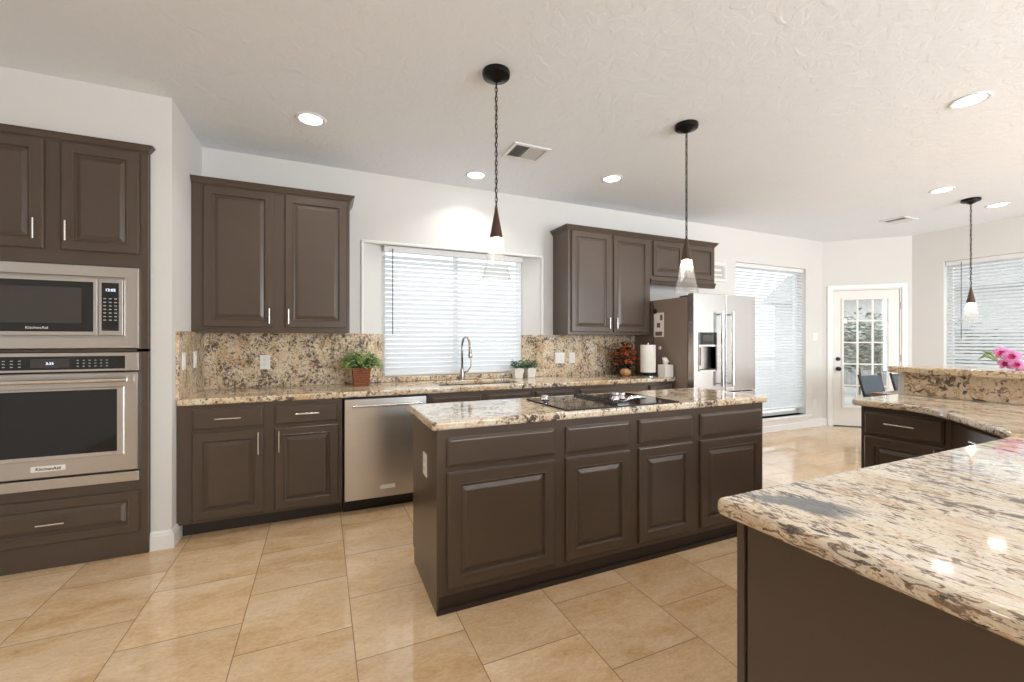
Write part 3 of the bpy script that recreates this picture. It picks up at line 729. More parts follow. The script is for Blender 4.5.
def plate(label, cat, origin, rot, w, h, kind='outlet', name='wall_outlet', group=None):
    t = thing(name, label, cat, origin, rot, group)
    MB().rings(-w/2,w/2,-h/2,h/2,[(0,0),(0,-0.003),(0.003,-0.006),(0.004,-0.006)]).build('cover_plate','plate',t)
    if kind == 'outlet':
        for z in (-0.02,0.02):
            so_ = MB().rings(-0.016,0.016,z-0.013,z+0.013,[(0,-0.006),(0,-0.0075),(0.001,-0.0075)]).build('socket','plate',t)
            MB().box(-0.008,-0.006,-0.0080,-0.0074,z-0.002,z+0.007).box(0.006,0.008,-0.0080,-0.0074,z-0.002,z+0.007).box(-0.002,0.002,-0.0080,-0.0074,z-0.009,z-0.005).build('slots','slot',so_)
    else:
        n = kind
        for k in range(n):
            x = (k-(n-1)/2)*0.046
            MB().rings(x-0.016,x+0.016,-0.033,0.033,[(0,-0.006),(0,-0.0085),(0.003,-0.010),(0.004,-0.010)]).build('rocker','plate',t)
    return t
plate('white outlet on the end panel of the island', 'outlet', (IX0-0.0005,2.225,0.655), -PI/2, 0.075, 0.118)
plate('white outlet on the backsplash under the left upper cabinet', 'outlet', (-0.43,YB-0.021,1.125), 0, 0.075, 0.118)
plate('white switch plate nearer the room on the left return wall', 'light switch', (XL+0.021,3.49,1.165), PI/2, 0.075, 0.118, 1, 'light_switch')
plate('white switch plate nearer the corner on the left return wall', 'light switch', (XL+0.021,3.77,1.165), PI/2, 0.075, 0.118, 1, 'light_switch')
plate('double-width white switch plate right of the small white pots', 'light switch', (2.375,YB-0.021,1.115), 0, 0.118, 0.118, 2, 'light_switch')
plate('white outlet right of the double switch plate on the backsplash', 'outlet', (2.53,YB-0.021,1.115), 0, 0.075, 0.118)
plate('white double switch plate on the wall between tall blind and glazed door', 'light switch', (6.876,YB-0.0005,1.366), 0, 0.118, 0.118, 2, 'light_switch')
plate('low white outlet near the baseboard left of the glazed door', 'outlet', (6.86,YB-0.0005,0.35), 0, 0.075, 0.118)

# cooktop
ck = thing('cooktop', 'black glass cooktop with centre vent set into the island', 'cooktop', (1.21,1.988,0.9205))
MB().box(0.0,0.80,0.0,0.49,0.0,0.007).build('glass_surface','black_glass',ck,bevel=0.002)
fr_ = MB().rings(-0.004,0.804,-0.002,0.494,[(0,0.0),(0,-0.0078),(0.006,-0.0078),(0.006,0.0)])
fr_.f = fr_.f[:-2]; fr_.xform(Matrix(((1,0,0,0),(0,0,1,0),(0,-1,0,0),(0,0,0,1)))); fr_.build('edge_trim','black',ck)
v = MB().box(0.352,0.430,0.02,0.48,0.007,0.012)
for k in range(7): v.box(0.358+k*0.0105,0.362+k*0.0105,0.03,0.47,0.012,0.019)
v.box(0.350,0.432,0.014,0.022,0.007,0.020).box(0.350,0.432,0.478,0.486,0.007,0.020)
v.build('vent_grille','dark_steel',ck)
bz = MB()
for (x,y,r_) in ((0.17,0.13,0.085),(0.17,0.36,0.105),(0.60,0.13,0.105),(0.60,0.38,0.085)):
    bz.lathe([(r_-0.003,0.0073),(r_,0.0078),(r_+0.003,0.0073)],(x,y,0),40)
bz.build('burner_rings','burner_grey',ck)
for i,(x,y,h_) in enumerate(((0.075,0.385,0.03),(0.475,0.20,0.05),(0.545,0.225,0.042))):
    k = MB().lathe([(0,0.007),(0.024,0.007),(0.026,0.012),(0.018,h_*0.45+0.007),(0.015,h_*0.6+0.007),(0.023,h_*0.75+0.007),(0.020,h_+0.007),(0,h_+0.009)],(x,y,0),20)
    k.build('knob','chrome',ck,smooth=True)
k = MB().tube([(0.455,0.075,0.012),(0.485,0.07,0.034),(0.53,0.06,0.040),(0.585,0.05,0.036)],[0.012,0.016,0.015,0.009],12)
tag(k.build('spoon_rest','chrome',smooth='all',off=(0,0,0)), 'small chrome lever-shaped rest lying on the right of the cooktop', 'spoon rest')
k_ = bpy.data.objects['spoon_rest']; k_.location = (1.21,1.988,0.9205)

# ------------------------------------------------------------------ refrigerator
fz = thing('refrigerator', 'stainless french-door refrigerator with dispenser and taupe side', 'refrigerator', (3.405,3.165,0))
MB().box(0.0,0.905,0.085,0.86,0.02,1.755).build('body','fridge_side',fz,bevel=0.004)
MB().box(0.02,0.885,0.13,0.8,0.0,0.02).build('feet','black',fz)
MB().box(0.05,0.20,0.12,0.24,1.7555,1.775).box(0.70,0.85,0.12,0.24,1.7555,1.775).build('hinge_covers','black',fz,bevel=0.005)
ld = wall_x(0.0,0.447,0.0,0.078,[(0.068,0.312,1.005,1.245)])
ld.v = [(x,y,1.785 if z > 2 else (0.77 if z < 0.5 else z)) for x,y,z in ld.v]
ldo = ld.build('left_door','steel_v',fz,bevel=0.006)
MB().box(0.05,0.32,0.06,0.0775,1.005,1.245).build('dispenser_back','steel',ldo)
dp = MB().box(0.062,0.318,-0.004,0.0,1.262,1.388).build('dispenser_display','black_glass',ldo,bevel=0.002)
MB().box(0.12,0.26,-0.0046,-0.0038,1.30,1.36).build('display_screen','mw_glass',ldo)
dv = MB().box(0.062,0.068,-0.006,0.06,1.0,1.262).box(0.312,0.318,-0.006,0.06,1.0,1.262).box(0.068,0.312,-0.006,0.06,1.245,1.262).box(0.068,0.312,-0.012,0.06,0.992,1.005)
dv.build('dispenser_frame','nickel',ldo)
MB().box(0.095,0.118,0.02,0.06,1.05,1.235).build('dispenser_paddle','black',ldo,bevel=0.003)
rd = MB().box(0.453,0.905,0.0,0.078,0.77,1.785).build('right_door','steel_v',fz,bevel=0.006)
fd = MB().box(0.0,0.905,0.0,0.078,0.06,0.762).build('freezer_drawer','steel_v',fz,bevel=0.006)
for par,x in ((ldo,0.343),(rd,0.495)):
    h_ = MB().tube([(x,-0.05,0.835),(x,-0.05,1.60)],0.017,16)
    for z in (0.86,1.575): h_.tube([(x,0.0,z),(x,-0.05,z)],0.010,12)
    h_.build('handle','nickel',par,smooth=True)
h_ = MB().tube([(0.08,-0.058,0.70),(0.825,-0.058,0.70)],0.0135,16)
for x in (0.11,0.795): h_.tube([(x,0.0,0.70),(x,-0.058,0.70)],0.011,12)
h_.build('handle','nickel',fd,smooth=True)
MB().box(0.47,0.57,-0.003,0.0,0.788,0.812).build('badge','plate',rd)
text_mesh('logo_lettering','KitchenAid',0.017,'slot',rd,(0.52,-0.0036,0.793))
# things held on the fridge side (plane x = 3.415)
def side_card(name, label, cat, y0, y1, z0, z1, marks, round_=False):
    t = thing(name, label, cat, (3.4045,(y0+y1)/2,(z0+z1)/2), -PI/2)
    hw, hh = (y1-y0)/2, (z1-z0)/2
    if round_: MB().lathe([(0,0),(hw,0),(hw*0.9,0.006),(0,0.007)],n=20).xform(Matrix.Rotation(PI/2,4,'X')).build('disc',round_,t,smooth=True)
    else: MB().box(-hw,hw,-0.0018,0.0,-hh,hh).build('sheet','paper',t)
    for (a,b,c,d) in marks: MB().box(a,b,-0.0024,-0.0018,c,d).build('printed_picture','photo_dark',t)
    return t
side_card('paper_sheet','white paper with small dark pictures on the refrigerator side','paper',3.575,3.725,1.345,1.612,[(-0.03,0.02,-0.03,0.02),(0.02,0.055,0.05,0.11),(-0.055,0.05,-0.12,-0.075)])
side_card('fridge_magnet','round dark magnet holding the paper on the refrigerator side','magnet',3.675,3.735,1.60,1.66,[],'autumn_dark')
side_card('fridge_magnet','small white magnet below the paper on the refrigerator side','magnet',3.615,3.655,1.205,1.240,[],'plate')
# hanging cord between the upper cabinet and the fridge
pts = [(3.395+0.008*math.sin(k*1.1), 3.735+0.006*math.cos(k*1.7), 1.73-0.032*k) for k in range(22)]
tag(MB().tube(pts,0.004,6).build('hanging_cord','black',smooth='all'), 'thin dark cord hanging beside the upper cabinet and refrigerator', 'cord')
# framed piece on wall right of the fridge cabinet
pf = thing('wall_picture','small pale framed picture on the wall right of the refrigerator cabinet','picture',(4.785,YB-0.001,2.215),0)
MB().rings(-0.165,0.165,-0.125,0.125,[(0,0),(0,-0.016),(0.004,-0.020),(0.024,-0.020),(0.03,-0.010),(0.031,-0.010)]).build('frame','trim',pf)
MB().box(-0.125,0.125,-0.0125,-0.0105,-0.085,0.085).build('print','frame_grey',pf)
MB().box(-0.09,0.07,-0.014,-0.0126,0.01,0.04).box(-0.09,0.09,-0.014,-0.0126,-0.05,-0.03).build('pale_marks','trim',pf)

# ------------------------------------------------------------------ counter objects
def leaves(n, c, rad, zr, L, wd, seed, droop=0.3, up=0.5, narrow=False):
    rnd = random.Random(seed); m = MB(); st = MB()
    for i in range(n):
        th = rnd.uniform(0,2*PI); rr = rad*math.sqrt(rnd.random()); zz = rnd.uniform(*zr)*(1-0.45*(rr/rad)**2)
        p = Vector((c[0]+rr*math.cos(th), c[1]+rr*math.sin(th), c[2]+zz))
        el = up*rnd.uniform(0.1,1.4)-droop*rr/rad; az = th+rnd.uniform(-0.9,0.9)
        d = Vector((math.cos(az)*math.cos(el), math.sin(az)*math.cos(el), math.sin(el)))
        s = d.cross(Vector((0,0,1))).normalized(); nrm = s.cross(d)
        l = L*rnd.uniform(0.7,1.25); w_ = wd*rnd.uniform(0.7,1.2)
        a = p; b = p+d*l*0.45+nrm*l*0.06; e = p+d*l-nrm*l*0.10
        vs = [a, b+s*w_*0.5-nrm*0.002, e, b-s*w_*0.5-nrm*0.002, b+nrm*0.003]
        m.add(vs, [(0,1,4),(1,2,4),(2,3,4),(3,0,4)])
        if i % 4 == 0:
            st.tube([(c[0]+rr*0.25*math.cos(th), c[1]+rr*0.25*math.sin(th), c[2]-0.01), ((c[0]*0.5+p.x*0.5)+0.15*(p.x-c[0]), (c[1]*0.5+p.y*0.5)+0.15*(p.y-c[1]), c[2]+zz*0.6), tuple(p)], 0.0018, 5)
    return m, st
pl = thing('potted_plant','bushy green plant in square brown wicker pot left of the sink','plant',(0.305,3.85,0.92))
b = MB(); 
def sq_pot(h, wb, wt, t=0.006):
    m = MB(); r = lambda w_,z: [(-w_,-w_,z),(w_,-w_,z),(w_,w_,z),(-w_,w_,z)]
    vs = r(wb,0)+r(wt,h)+r(wt-t,h)+r(wb-t,t); fs = [(3,2,1,0),(12,13,14,15)]
    for i in range(3):
        for k in range(4): fs.append((i*4+k,i*4+(k+1)%4,(i+1)*4+(k+1)%4,(i+1)*4+k))
    return m.add(vs,fs)
pm = sq_pot(0.155,0.060,0.072)
for k in range(1,8):
    z = 0.155*k/8; w_ = 0.060+0.012*k/8+0.0015
    for a_,b_2 in (((-w_,-w_),(w_,-w_)),((w_,-w_),(w_,w_)),((w_,w_),(-w_,w_)),((-w_,w_),(-w_,-w_))): pm.tube([(*a_,z),(*b_2,z)],0.0035,6)
pm.build('wicker_pot','wicker',pl)
MB().box(-0.058,0.058,-0.058,0.058,0.125,0.14).build('soil','soil',pl)
lf, stm = leaves(380,(0,0,0.15),0.135,(0.01,0.14),0.062,0.022,3,0.5,0.6)
lf.build('foliage','leaf',pl); stm.build('stems','stem',pl)
for i,(x,lab) in enumerate(((1.836,'sage-green plant in small white pot, left one of the pair beside the sink window'),(1.978,'sage-green plant in small white pot, right one of the pair beside the sink window'))):
    p2 = thing('potted_plant',lab,'plant',(x,3.985,0.92),0.0,'small white plant pots')
    q = sq_pot(0.105,0.040,0.052); q.build('pot','pot',p2,bevel=0.003)
    MB().box(-0.042,0.042,-0.042,0.042,0.08,0.092).build('soil','soil',p2)
    lf, stm = leaves(150,(0,0,0.10),0.062,(0.005,0.085),0.044,0.018,20+i,0.5,0.5)
    lf.build('foliage','leaf_dark',p2); stm.build('stems','stem',p2)

ptx = (3.205,3.60,0.92)
ph = thing('paper_towel_holder','dark-based upright paper towel holder near the refrigerator','paper towel holder',ptx)
MB().lathe([(0,0),(0.085,0),(0.085,0.012),(0.02,0.022),(0,0.022)],n=32).build('base','dark_steel',ph,smooth=True)
MB().lathe([(0,0.022),(0.05,0.022),(0.05,0.045),(0,0.045)],n=24).build('spindle_collar','black',ph,smooth=True)
MB().tube([(0,0,0.04),(0,0,0.36)],0.006,10).build('pole','nickel',ph,smooth=True)
MB().tube([(0.088,0,0.008),(0.094,0,0.15)],0.003,8).build('tension_arm','nickel',ph,smooth=True)
tag(MB().lathe([(0.02,0.0),(0.078,0.0),(0.079,0.01),(0.079,0.285),(0.077,0.292),(0.02,0.292),(0.02,0.0)],n=40).build('paper_towel_roll','paper',smooth=True), 'white paper towel roll upright on its holder', 'paper towels')
bpy.data.objects['paper_towel_roll'].location = (ptx[0],ptx[1],ptx[2]+0.0455)
tb = thing('tissue_box','cream square tissue box beside the paper towels','tissue box',(3.332,3.475,0.92))
MB().box(-0.055,0.055,-0.055,0.055,0,0.13).build('box','pot',tb,bevel=0.003)
ts = MB(); rnd = random.Random(4)
for k in range(7):
    a_ = k*2*PI/7; r1 = 0.022; pts = [(0.006*math.cos(a_),0.006*math.sin(a_),0.128),(r1*math.cos(a_)+0.003,r1*math.sin(a_)*0.6,0.165),(r1*1.1*math.cos(a_+0.4)-0.014,r1*0.6*math.sin(a_+0.4),0.198+0.008*(k%2))]
    ts.tube(pts,[0.010,0.014,0.004],7)
ts.build('tissue','paper',tb,smooth='all')

# autumn arrangement and gourd
au = thing('autumn_arrangement','rust, red and dark brown floral arrangement in the counter corner','flower arrangement',(3.09,3.85,0.92))
MB().lathe([(0,0),(0.055,0),(0.07,0.03),(0.075,0.07),(0.06,0.10),(0.05,0.11),(0,0.11)],n=24).build('vase','black',au,smooth=True)
for nm,mt,n_,rd_,zr_,L_,sd in (('dark_foliage','autumn_dark',150,0.13,(0.02,0.28),0.06,5),('orange_leaves','autumn',90,0.14,(0.04,0.27),0.075,6),('red_leaves','autumn_red',60,0.12,(0.02,0.22),0.05,8)):
    lf, stm = leaves(n_,(0,0,0.09),rd_,zr_,L_,0.042,sd,0.4,0.6); lf.build(nm,mt,au)
stm.build('stems','autumn_dark',au)
bl = MB(); rnd = random.Random(12)
for (x,z,r_) in ((-0.06,0.25,0.034),(0.0,0.19,0.028),(0.05,0.28,0.026),(-0.07,0.16,0.025)):
    for k in range(8):
        a_ = k*PI/4; d = Vector((math.cos(a_),-0.35,math.sin(a_))); p = Vector((x,-0.11,z))
        s_ = Vector((-math.sin(a_),0,math.cos(a_)))
        bl.add([p, p+d*r_*0.6+s_*r_*0.3, p+d*r_, p+d*r_*0.6-s_*r_*0.3],[(0,1,2,3)])
bl.build('blossoms','autumn',au)
gd = thing('decorative_gourd','ribbed tan gourd in front of the autumn arrangement','gourd',(3.00,3.72,0.92))
gm = MB(); n=48; prof = [(0.0,0.006),(0.02,0.0),(0.045,0.015),(0.056,0.04),(0.05,0.065),(0.025,0.082),(0.006,0.078)]
vs = []; fs = []
for r_,z in prof: vs += [((r_*(1+0.07*math.cos(8*2*PI*k/n)))*math.cos(2*PI*k/n),(r_*(1+0.07*math.cos(8*2*PI*k/n)))*math.sin(2*PI*k/n),z) for k in range(n)]
for i in range(len(prof)-1):
    for k in range(n): fs.append((i*n+k,i*n+(k+1)%n,(i+1)*n+(k+1)%n,(i+1)*n+k))
fs += [tuple(range(n)), tuple(range((len(prof)-1)*n, len(prof)*n))]
gm.add(vs,fs).build('body','gourd',gd,smooth='all')
MB().tube([(0,0,0.076),(0.004,0,0.092),(0.012,0.002,0.104)],[0.008,0.005,0.004],8).build('stem','autumn_dark',gd,smooth=True)

# ------------------------------------------------------------------ pendants
def link_mb(m, c, ax, L, Wd, r, n=14, k=6):
    P_ = []
    for i in range(n):
        a_ = 2*PI*i/n; u = Wd*math.cos(a_); z = L*math.sin(a_)
        P_.append(Vector(c)+Vector((ax[0]*u, ax[1]*u, z)))
    nrm = Vector((-ax[1],ax[0],0)); base = len(m.v); vs = []; fs = []
    for i in range(n):
        t_ = (P_[(i+1)%n]-P_[i-1]).normalized(); o_ = nrm.cross(t_)
        vs += [P_[i]+(nrm*math.cos(2*PI*j/k)+o_*math.sin(2*PI*j/k))*r for j in range(k)]
    for i in range(n):
        for j in range(k): fs.append((i*k+j,((i+1)%n)*k+j,((i+1)%n)*k+(j+1)%k,i*k+(j+1)%k))
    m.add(vs,fs)
def pendant(label, x, y, z_top, z_cone, z_glass):
    t = thing('pendant_light', label, 'pendant light', (x,y,0), 0, None)
    MB().lathe([(0,H-0.001),(0.078,H-0.001),(0.080,H-0.012),(0.076,H-0.028),(0.05,H-0.036),(0.022,H-0.052),(0.010,H-0.058),(0,H-0.058)],n=36).build('canopy','bronze',t,smooth=True)
    m = MB(); z = H-0.060; i = 0
    while z-0.016 > z_top+0.004:
        link_mb(m,(0,0,z-0.015),((1,0) if i%2 else (0,1)),0.017,0.0075,0.0022); z -= 0.026; i += 1
    m.build('chain','bronze',t,smooth='all')
    MB().tube([(0.004*math.sin(k*0.9),0.004*math.cos(k*0.9),H-0.058-(H-0.058-z_top)*k/40) for k in range(41)],0.0022,6).build('cord','bronze',t,smooth='all')
    MB().lathe([(0,z_top+0.012),(0.007,z_top+0.01),(0.009,z_top),(0.038,z_cone),(0.036,z_cone),(0.0,z_top-0.02)],n=32).build('metal_cone','cone',t,smooth=True)
    hg_ = z_cone-z_glass
    MB().lathe([(0.037,z_cone),(0.045,z_cone-hg_*0.25),(0.060,z_cone-hg_*0.6),(0.080,z_glass+0.01),(0.083,z_glass),(0.0805,z_glass),(0.077,z_glass+0.012),(0.057,z_cone-hg_*0.6),(0.042,z_cone-hg_*0.25),(0.0345,z_cone)],n=40).build('glass_shade','glass',t,smooth='all')
    b = MB().lathe([(0,z_cone-0.062),(0.010,z_cone-0.060),(0.021,z_cone-0.052),(0.026,z_cone-0.038),(0.022,z_cone-0.020),(0.014,z_cone-0.008),(0.012,z_cone),(0,z_cone+0.001)],n=20)
    b.build('bulb','bulb',t,smooth='all')
    return t
pendant('cone pendant with lit clear glass shade in front of the sink window', 0.906,2.255,2.045,1.885,1.652)
pendant('cone pendant with lit clear glass shade in front of the refrigerator cabinet', 2.357,2.257,2.02,1.873,1.640)
pendant('farthest cone pendant, hanging by the dining window', 6.39,2.19,1.865,1.71,1.505)

# recessed ceiling lights
CAN = [(-0.07,3.25,'above the left counter'),(1.296,3.727,'in line above the sink window'),(2.494,3.287,'above the right counter'),(3.757,1.291,'largest in view, at upper right'),(5.737,2.176,'left of the far dining pendant'),(6.94,2.165,'right of the far dining pendant'),(0.3,0.6,'overhead behind the viewer'),(2.0,-0.9,'over the rear of the kitchen'),(-1.4,1.3,'in front of the oven wall'),(4.4,-1.2,'at the rear right')]
P_CAN = 3.6
first = None
for i,(x,y,where) in enumerate(CAN):
    lab = 'round recessed ceiling light ' + where
    if first is None:
        t = thing('recessed_light', lab, 'ceiling light', (x,y,H), 0, 'recessed ceiling lights')
        MB().lathe([(0.070,-0.0005),(0.098,-0.0005),(0.098,-0.004),(0.090,-0.009),(0.074,-0.006),(0.070,-0.0005)],n=40).build('trim_ring','vent',t,smooth=True)
        MB().lathe([(0,-0.0008),(0.071,-0.0008),(0.071,-0.0035),(0,-0.0035)],n=40).build('lens','lens',t)
        l = bpy.data.lights.new('downlight','AREA'); l.shape = 'DISK'; l.size = 0.13; l.energy = P_CAN; l.color = (1,0.99,0.97); l.spread = math.radians(125)
        o = bpy.data.objects.new('downlight',l); COL.objects.link(o); o.parent = t; o.location = (0,0,-0.011)
        first = t
    else: copy_thing(first,(x,y,H),None,lab)

def vent(label, x, y, w_, h_, rot=0):
    t = thing('ceiling_vent', label, 'vent', (x,y,H), rot)
    fr = MB().grid([-w_/2,-w_/2+0.03,w_/2-0.03,w_/2],[-h_/2,-h_/2+0.03,h_/2-0.03,h_/2],{(1,1)},-0.012,-0.0005); fr.build('frame','vent',t,bevel=0.003)
    MB().box(-w_/2+0.03,w_/2-0.03,-h_/2+0.03,h_/2-0.03,-0.002,-0.0005).build('duct','vent_dark',t)
    s = MB()
    for k in range(5):
        x_ = -w_/2+0.04+k*0.02
        s.add([(x_,-h_/2+0.03,-0.012),(x_+0.010,-h_/2+0.03,-0.003),(x_+0.010,h_/2-0.03,-0.003),(x_,h_/2-0.03,-0.012)],[(0,1,2,3)])
    for k in range(7):
        x_ = w_/2-0.04-k*0.02
        s.add([(x_,-h_/2+0.03,-0.012),(x_-0.010,-h_/2+0.03,-0.003),(x_-0.010,h_/2-0.03,-0.003),(x_,h_/2-0.03,-0.012)],[(0,1,2,3)])
    s.build('louvres','vent',t); return t
vent('square white louvred ceiling vent between the two island pendants',1.51,3.11,0.32,0.27)
vent('far white ceiling vent left of the dining pendant',6.66,2.94,0.32,0.27,0.0)

# ------------------------------------------------------------------ right side: run, corner, near peninsula, raised bar
def run_front(t, xa, xb, hx):
    d = slab_front(t,'drawer',xa,xb,0.705,0.845); pull(d,(xa+xb)/2,0.782,0.15,True)
    d2 = door(t,'door',xa,xb,0.115,0.685); pull(d2,hx,0.60,0.15)
t = base_unit('drawer-and-door base cabinet at the far end of the bar run', 0, 0.44, 0,0, origin=(3.25,1.635,0), rot=-PI/2, depth=0.549)
run_front(t,0.025,0.415,0.385)
cc = thing('corner_cabinet','diagonal corner base cabinet between bar run and near peninsula','cabinet',(3.25,1.194,0),math.radians(-135))
Ld = 0.47*math.sqrt(2)
MB().prism([(0,0),(Ld,0),(Ld-0.0,0.0)]+[],0.1,0.2) if False else None
cs = math.cos(math.radians(135)); 
def w2l(x,y):
    dx,dy = x-3.25, y-1.194; a_ = math.radians(135); return (dx*math.cos(a_)-dy*math.sin(a_), dx*math.sin(a_)+dy*math.cos(a_))
poly = [w2l(3.25,1.194), w2l(2.781,0.725), w2l(3.799,0.725), w2l(3.799,1.194)]
MB().prism(poly,0.095,0.876).build('body','cab',cc)
poly2 = [w2l(3.30,1.194), w2l(2.83,0.725), w2l(3.799,0.725), w2l(3.799,1.194)]
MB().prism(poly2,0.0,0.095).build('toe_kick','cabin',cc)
d = slab_front(cc,'drawer',0.05,Ld-0.05,0.705,0.845); pull(d,Ld/2,0.782,0.15,True)
d = door(cc,'door',0.05,Ld-0.05,0.115,0.685); pull(d,0.08,0.60,0.15)

pn = thing('peninsula_cabinet','near taupe peninsula base under the large granite counter','cabinet',(0.925,-0.10,0))
MB().box(0.008,1.855,0.0,0.824,0.095,0.876).build('body','cab',pn)
MB().box(0.02,1.84,0.02,0.76,0.0,0.095).build('toe_kick','cabin',pn)
MB().box(-0.004,0.014,0.806,0.826,0.0,0.876).build('corner_stile','cab',pn,bevel=0.003)
MB().box(-0.004,0.008,0.0,0.800,0.0,0.10).build('base_rail','cab',pn,bevel=0.003)
MB().box(0.0,0.010,0.0,0.800,0.10,0.874).build('end_panel','cab',pn,bevel=0.002)
bk = bpy.data.objects.new('door_bank',None); 
for (xa,xb) in ((0.05,0.62),(0.66,1.22),(1.26,1.82)):
    q = slab_front(pn,'drawer',xa,xb,0.705,0.845); q.rotation_euler = (0,0,PI); q.location = (1.855+0.008,0.824,0)
    q = door(pn,'door',xa,xb,0.115,0.685); q.rotation_euler = (0,0,PI); q.location = (1.855+0.008,0.824,0)
bpy.data.objects.remove(bk)

def arc(cx,cy,r,a0,a1,n=6): return [(cx+r*math.cos(math.radians(a0+(a1-a0)*k/n)), cy+r*math.sin(math.radians(a0+(a1-a0)*k/n))) for k in range(n+1)]
def bez(p0,p1,p2,p3,n=12):
    return [tuple((1-t)**3*a+3*(1-t)**2*t*b+3*(1-t)*t*t*c+t**3*d for a,b,c,d in zip(p0,p1,p2,p3)) for t in [k/n for k in range(n+1)]]
left_edge = [(0.877,-0.15),(3.799,-0.15),(3.799,1.68)]
poly = left_edge + arc(3.24,1.64,0.04,90,180) + bez((3.20,1.42),(3.20,1.28),(3.12,1.19),(2.98,1.07)) + bez((2.90,1.0),(2.72,0.83),(2.60,0.752),(2.42,0.752)) + arc(0.894,0.735,0.017,90,180)
tag(MB().prism(poly,0.8765,0.92).build('countertop','granite_near',bevel=0.016,seg=4), 'large near granite counter wrapping from the peninsula to the bar', 'countertop')
struct('wall_bar', MB().box(3.822,3.95,-0.15,1.69,0,1.074), 'trim')
tag(MB().box(3.80,3.8215,-0.15,1.645,0.9205,1.074).build('backsplash_panel','granite_bar'), 'golden granite backsplash under the raised bar top', 'backsplash')
tag(MB().prism([(3.715,-0.15),(4.22,-0.15)]+arc(4.16,1.66,0.06,0,90)+arc(3.76,1.675,0.045,90,180),1.0745,1.12).build('bar_top','granite_bar',bevel=0.014,seg=4), 'raised granite bar top in front of the dining window', 'bar top')

# pink orchids lying on the bar
of = thing('orchid_bouquet','bunch of pink orchids with magenta centres resting on the bar','flowers',(3.98,1.16,1.12))
MB().lathe([(0,0),(0.035,0),(0.05,0.02),(0.055,0.05),(0.05,0.055),(0.03,0.03),(0,0.03)],(0.02,-0.03,0),24).build('dish','pot',of,smooth=True)
def orchid(m, lip, c, sz, face):
    f_ = Vector(face).normalized(); u = f_.cross(Vector((0,0,1))).normalized(); v_ = u.cross(f_)
    c = Vector(c)
    for k in range(5):
        a_ = PI/2+k*2*PI/5; d = u*math.cos(a_)+v_*math.sin(a_); s_ = f_.cross(d); w_ = sz*(0.36 if k in (0,2,3) else 0.48)
        ring = []
        for (q,wq,fo) in ((0.05,0.15,0.0),(0.35,0.8,0.10),(0.7,1.0,0.06),(1.0,0.45,-0.12)):
            ring += [c+d*sz*q+s_*w_*wq+f_*sz*fo, c+d*sz*q*1.03+f_*sz*(fo+0.06), c+d*sz*q-s_*w_*wq+f_*sz*fo]
        fs = []
        for i in range(3): fs += [(i*3,i*3+1,i*3+4,i*3+3),(i*3+1,i*3+2,i*3+5,i*3+4)]
        m.add(ring,fs)
    for k in range(6):
        a_ = k*PI/3; d = u*math.cos(a_)+v_*math.sin(a_)-v_*0.25; s_ = f_.cross(d)
        lip.add([c+f_*sz*0.05, c+d*sz*0.32+s_*sz*0.2+f_*sz*0.28, c+d*sz*0.45+f_*sz*0.36, c+d*sz*0.32-s_*sz*0.2+f_*sz*0.28],[(0,1,2,3)])
pe = MB(); li = MB()
for c_,sz in (((-0.03,0.052,0.105),0.040),((-0.045,0.005,0.085),0.042),((-0.03,0.035,0.038),0.038),((-0.045,-0.015,0.035),0.036)):
    orchid(pe,li,c_,sz,(-0.9,-0.25+0.2*random.random(),0.12))
pe.build('petals','orchid',of,smooth='all'); li.build('lips','orchid_lip',of)
lv = MB()
for (a_,b_3,c_) in (((0.0,0.05,0.03),(-0.02,0.13,0.09),(-0.02,0.17,0.05)),((0.0,0.06,0.03),(0.0,0.11,0.10),(-0.01,0.155,0.115)),((0.0,-0.03,0.03),(-0.03,-0.08,0.10),(-0.04,-0.12,0.06)),((0.0,-0.02,0.05),(0.0,-0.08,0.13),(0.0,-0.13,0.15))):
    a2,b2,c2 = Vector(a_),Vector(b_3),Vector(c_); up_ = Vector((0.4,0,1))*0.012
    lv.add([a2,b2+up_,c2,b2-up_,b2+Vector((-0.006,0,0))],[(0,1,4),(1,2,4),(2,3,4),(3,0,4)])
lv.build('leaves','leaf',of)
MB().tube([(0,0.0,0.03),(-0.02,0.04,0.06),(-0.03,0.08,0.09)],0.003,6).tube([(0.01,-0.02,0.03),(-0.02,0.0,0.05),(-0.04,0.03,0.08)],0.003,6).build('stems','stem',of,smooth=True)

# ------------------------------------------------------------------ dining table and chairs
tbl = thing('dining_table','wooden dining table beyond the raised bar','table',(6.25,2.10,0))
MB().box(-0.90,0.90,-0.50,0.50,0.715,0.75).build('tabletop','table_wood',tbl,bevel=0.006)
MB().grid([-0.82,-0.80,0.80,0.82],[-0.42,-0.40,0.40,0.42],{(1,1)},0.63,0.714).build('apron','table_wood',tbl)
for sx in (-1,1):
    for sy in (-1,1):
        l_ = MB(); l_.prism([(sx*0.79-0.035,sy*0.39-0.035),(sx*0.79+0.035,sy*0.39-0.035),(sx*0.79+0.035,sy*0.39+0.035),(sx*0.79-0.035,sy*0.39+0.035)],0,0.63).build('leg','table_wood',tbl,bevel=0.004)
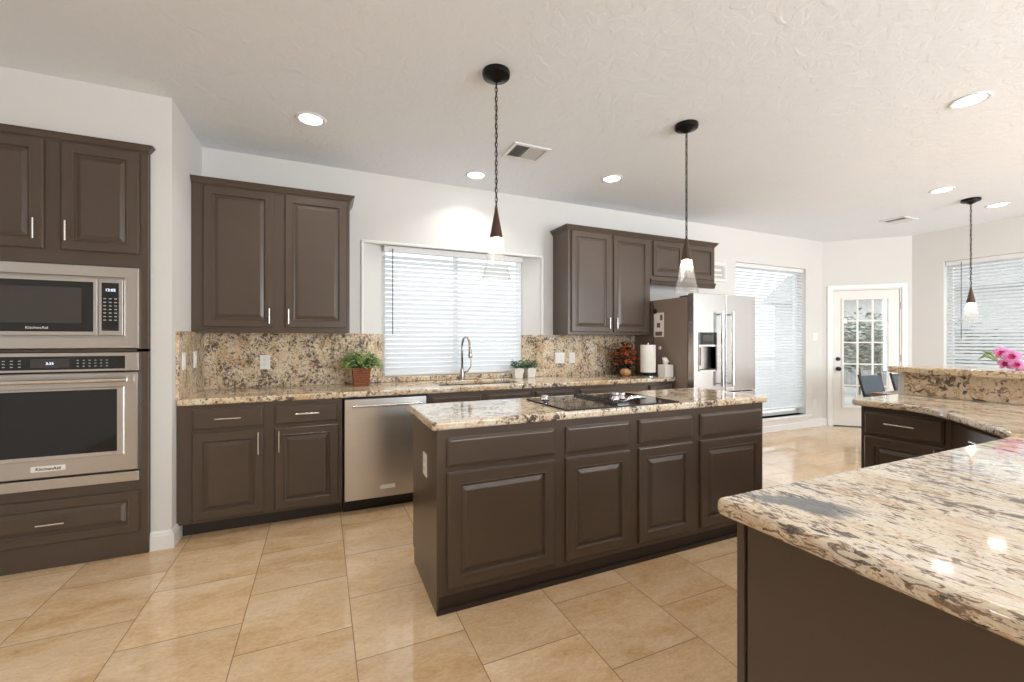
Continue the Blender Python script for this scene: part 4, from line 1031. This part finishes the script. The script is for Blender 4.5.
# chair, local: front -y, backrest at +y leaning back
ch = thing('dining_chair','dark leather dining chair at the table, nearer the glazed door','chair',(6.02,2.62,0),0,'dark dining chairs')
MB().box(-0.22,0.22,-0.20,0.24,0.43,0.49).build('seat','leather',ch,bevel=0.02,seg=3)
bkm = MB().box(-0.205,0.205,-0.016,0.016,0.0,0.40); tilt = Matrix.Translation((0,0.23,0.50)) @ Matrix.Rotation(math.radians(-14),4,'X')
bkm.xform(tilt).build('backrest','leather',ch,bevel=0.012,seg=3)
for sx in (-1,1):
    MB().tube([(sx*0.212,0.22,0.0),(sx*0.212,0.225,0.45),(sx*0.212,0.25,0.58),(sx*0.212,0.328,0.90)],0.014,8).build('back_post','dark_wood',ch,smooth=True)
    MB().tube([(sx*0.19,-0.17,0.0),(sx*0.19,-0.17,0.43)],0.016,8).build('leg','dark_wood',ch,smooth=True)
copy_thing(ch,(6.70,2.62,0),0,'dark leather dining chair at the table, partly hidden by the bar end')

# ------------------------------------------------------------------ outdoors
tag(MB().box(-3,26,4.3,20,-0.25,-0.12).build('patio','yard'), 'pale concrete patio outside the glazed door', 'patio')
tag(MB().box(8.2,26,-6,4.3,-0.25,-0.12).build('patio','yard'), 'pale concrete side patio outside the dining window', 'patio')
fn = thing('wood_fence','weathered grey board fence behind the garden shrubs','fence',(0,0,0))
fm = MB()
for k in range(60): fm.box(14.8,14.83,0.5+k*0.15,0.64+k*0.15,-0.12,1.55)
fm.build('boards','fence',fn); MB().box(14.83,14.87,0.5,9.5,0.2,0.28).box(14.83,14.87,0.5,9.5,1.2,1.28).build('rails','fence',fn)
sd_ = [(10.9,5.15,1.9,'left leafy grey-green shrub seen through the glazed door'),(13.0,6.6,2.1,'tall leafy shrub in the middle of the glazed door view'),(13.1,4.7,1.7,'right leafy grey-green shrub seen through the glazed door')]
for i,(x,y,h_,lab) in enumerate(sd_):
    s_ = thing('garden_shrub',lab,'shrub',(x,y,-0.1195))
    lf, stm = leaves(650,(0,0,0.75),0.75,(0.0,h_-0.6),0.24,0.15,40+i,0.3,0.5); lf.build('foliage','shrub',s_)
    MB().tube([(0,0,0),(0.03,0,0.6),(0,0.05,1.2)],[0.05,0.04,0.02],8).tube([(0,0,0.4),(0.25,0.1,1.0)],[0.03,0.015],8).tube([(0,0,0.4),(-0.25,-0.1,1.0)],[0.03,0.015],8).build('trunk','bark',s_,smooth=True)
nb = thing('neighbour_house','pale brick house wall beyond the fence','house',(19,8,0))
MB().box(0,3,-7,5,-0.12,3.0).build('wall','brick',nb)
g_ = MB().prism_x([(-0.5,3.0),(3.5,3.0),(1.5,4.4)],-7.4,5.4); g_.v = [(y,x,z) for x,y,z in g_.v]; g_.build('roof','fence',nb)
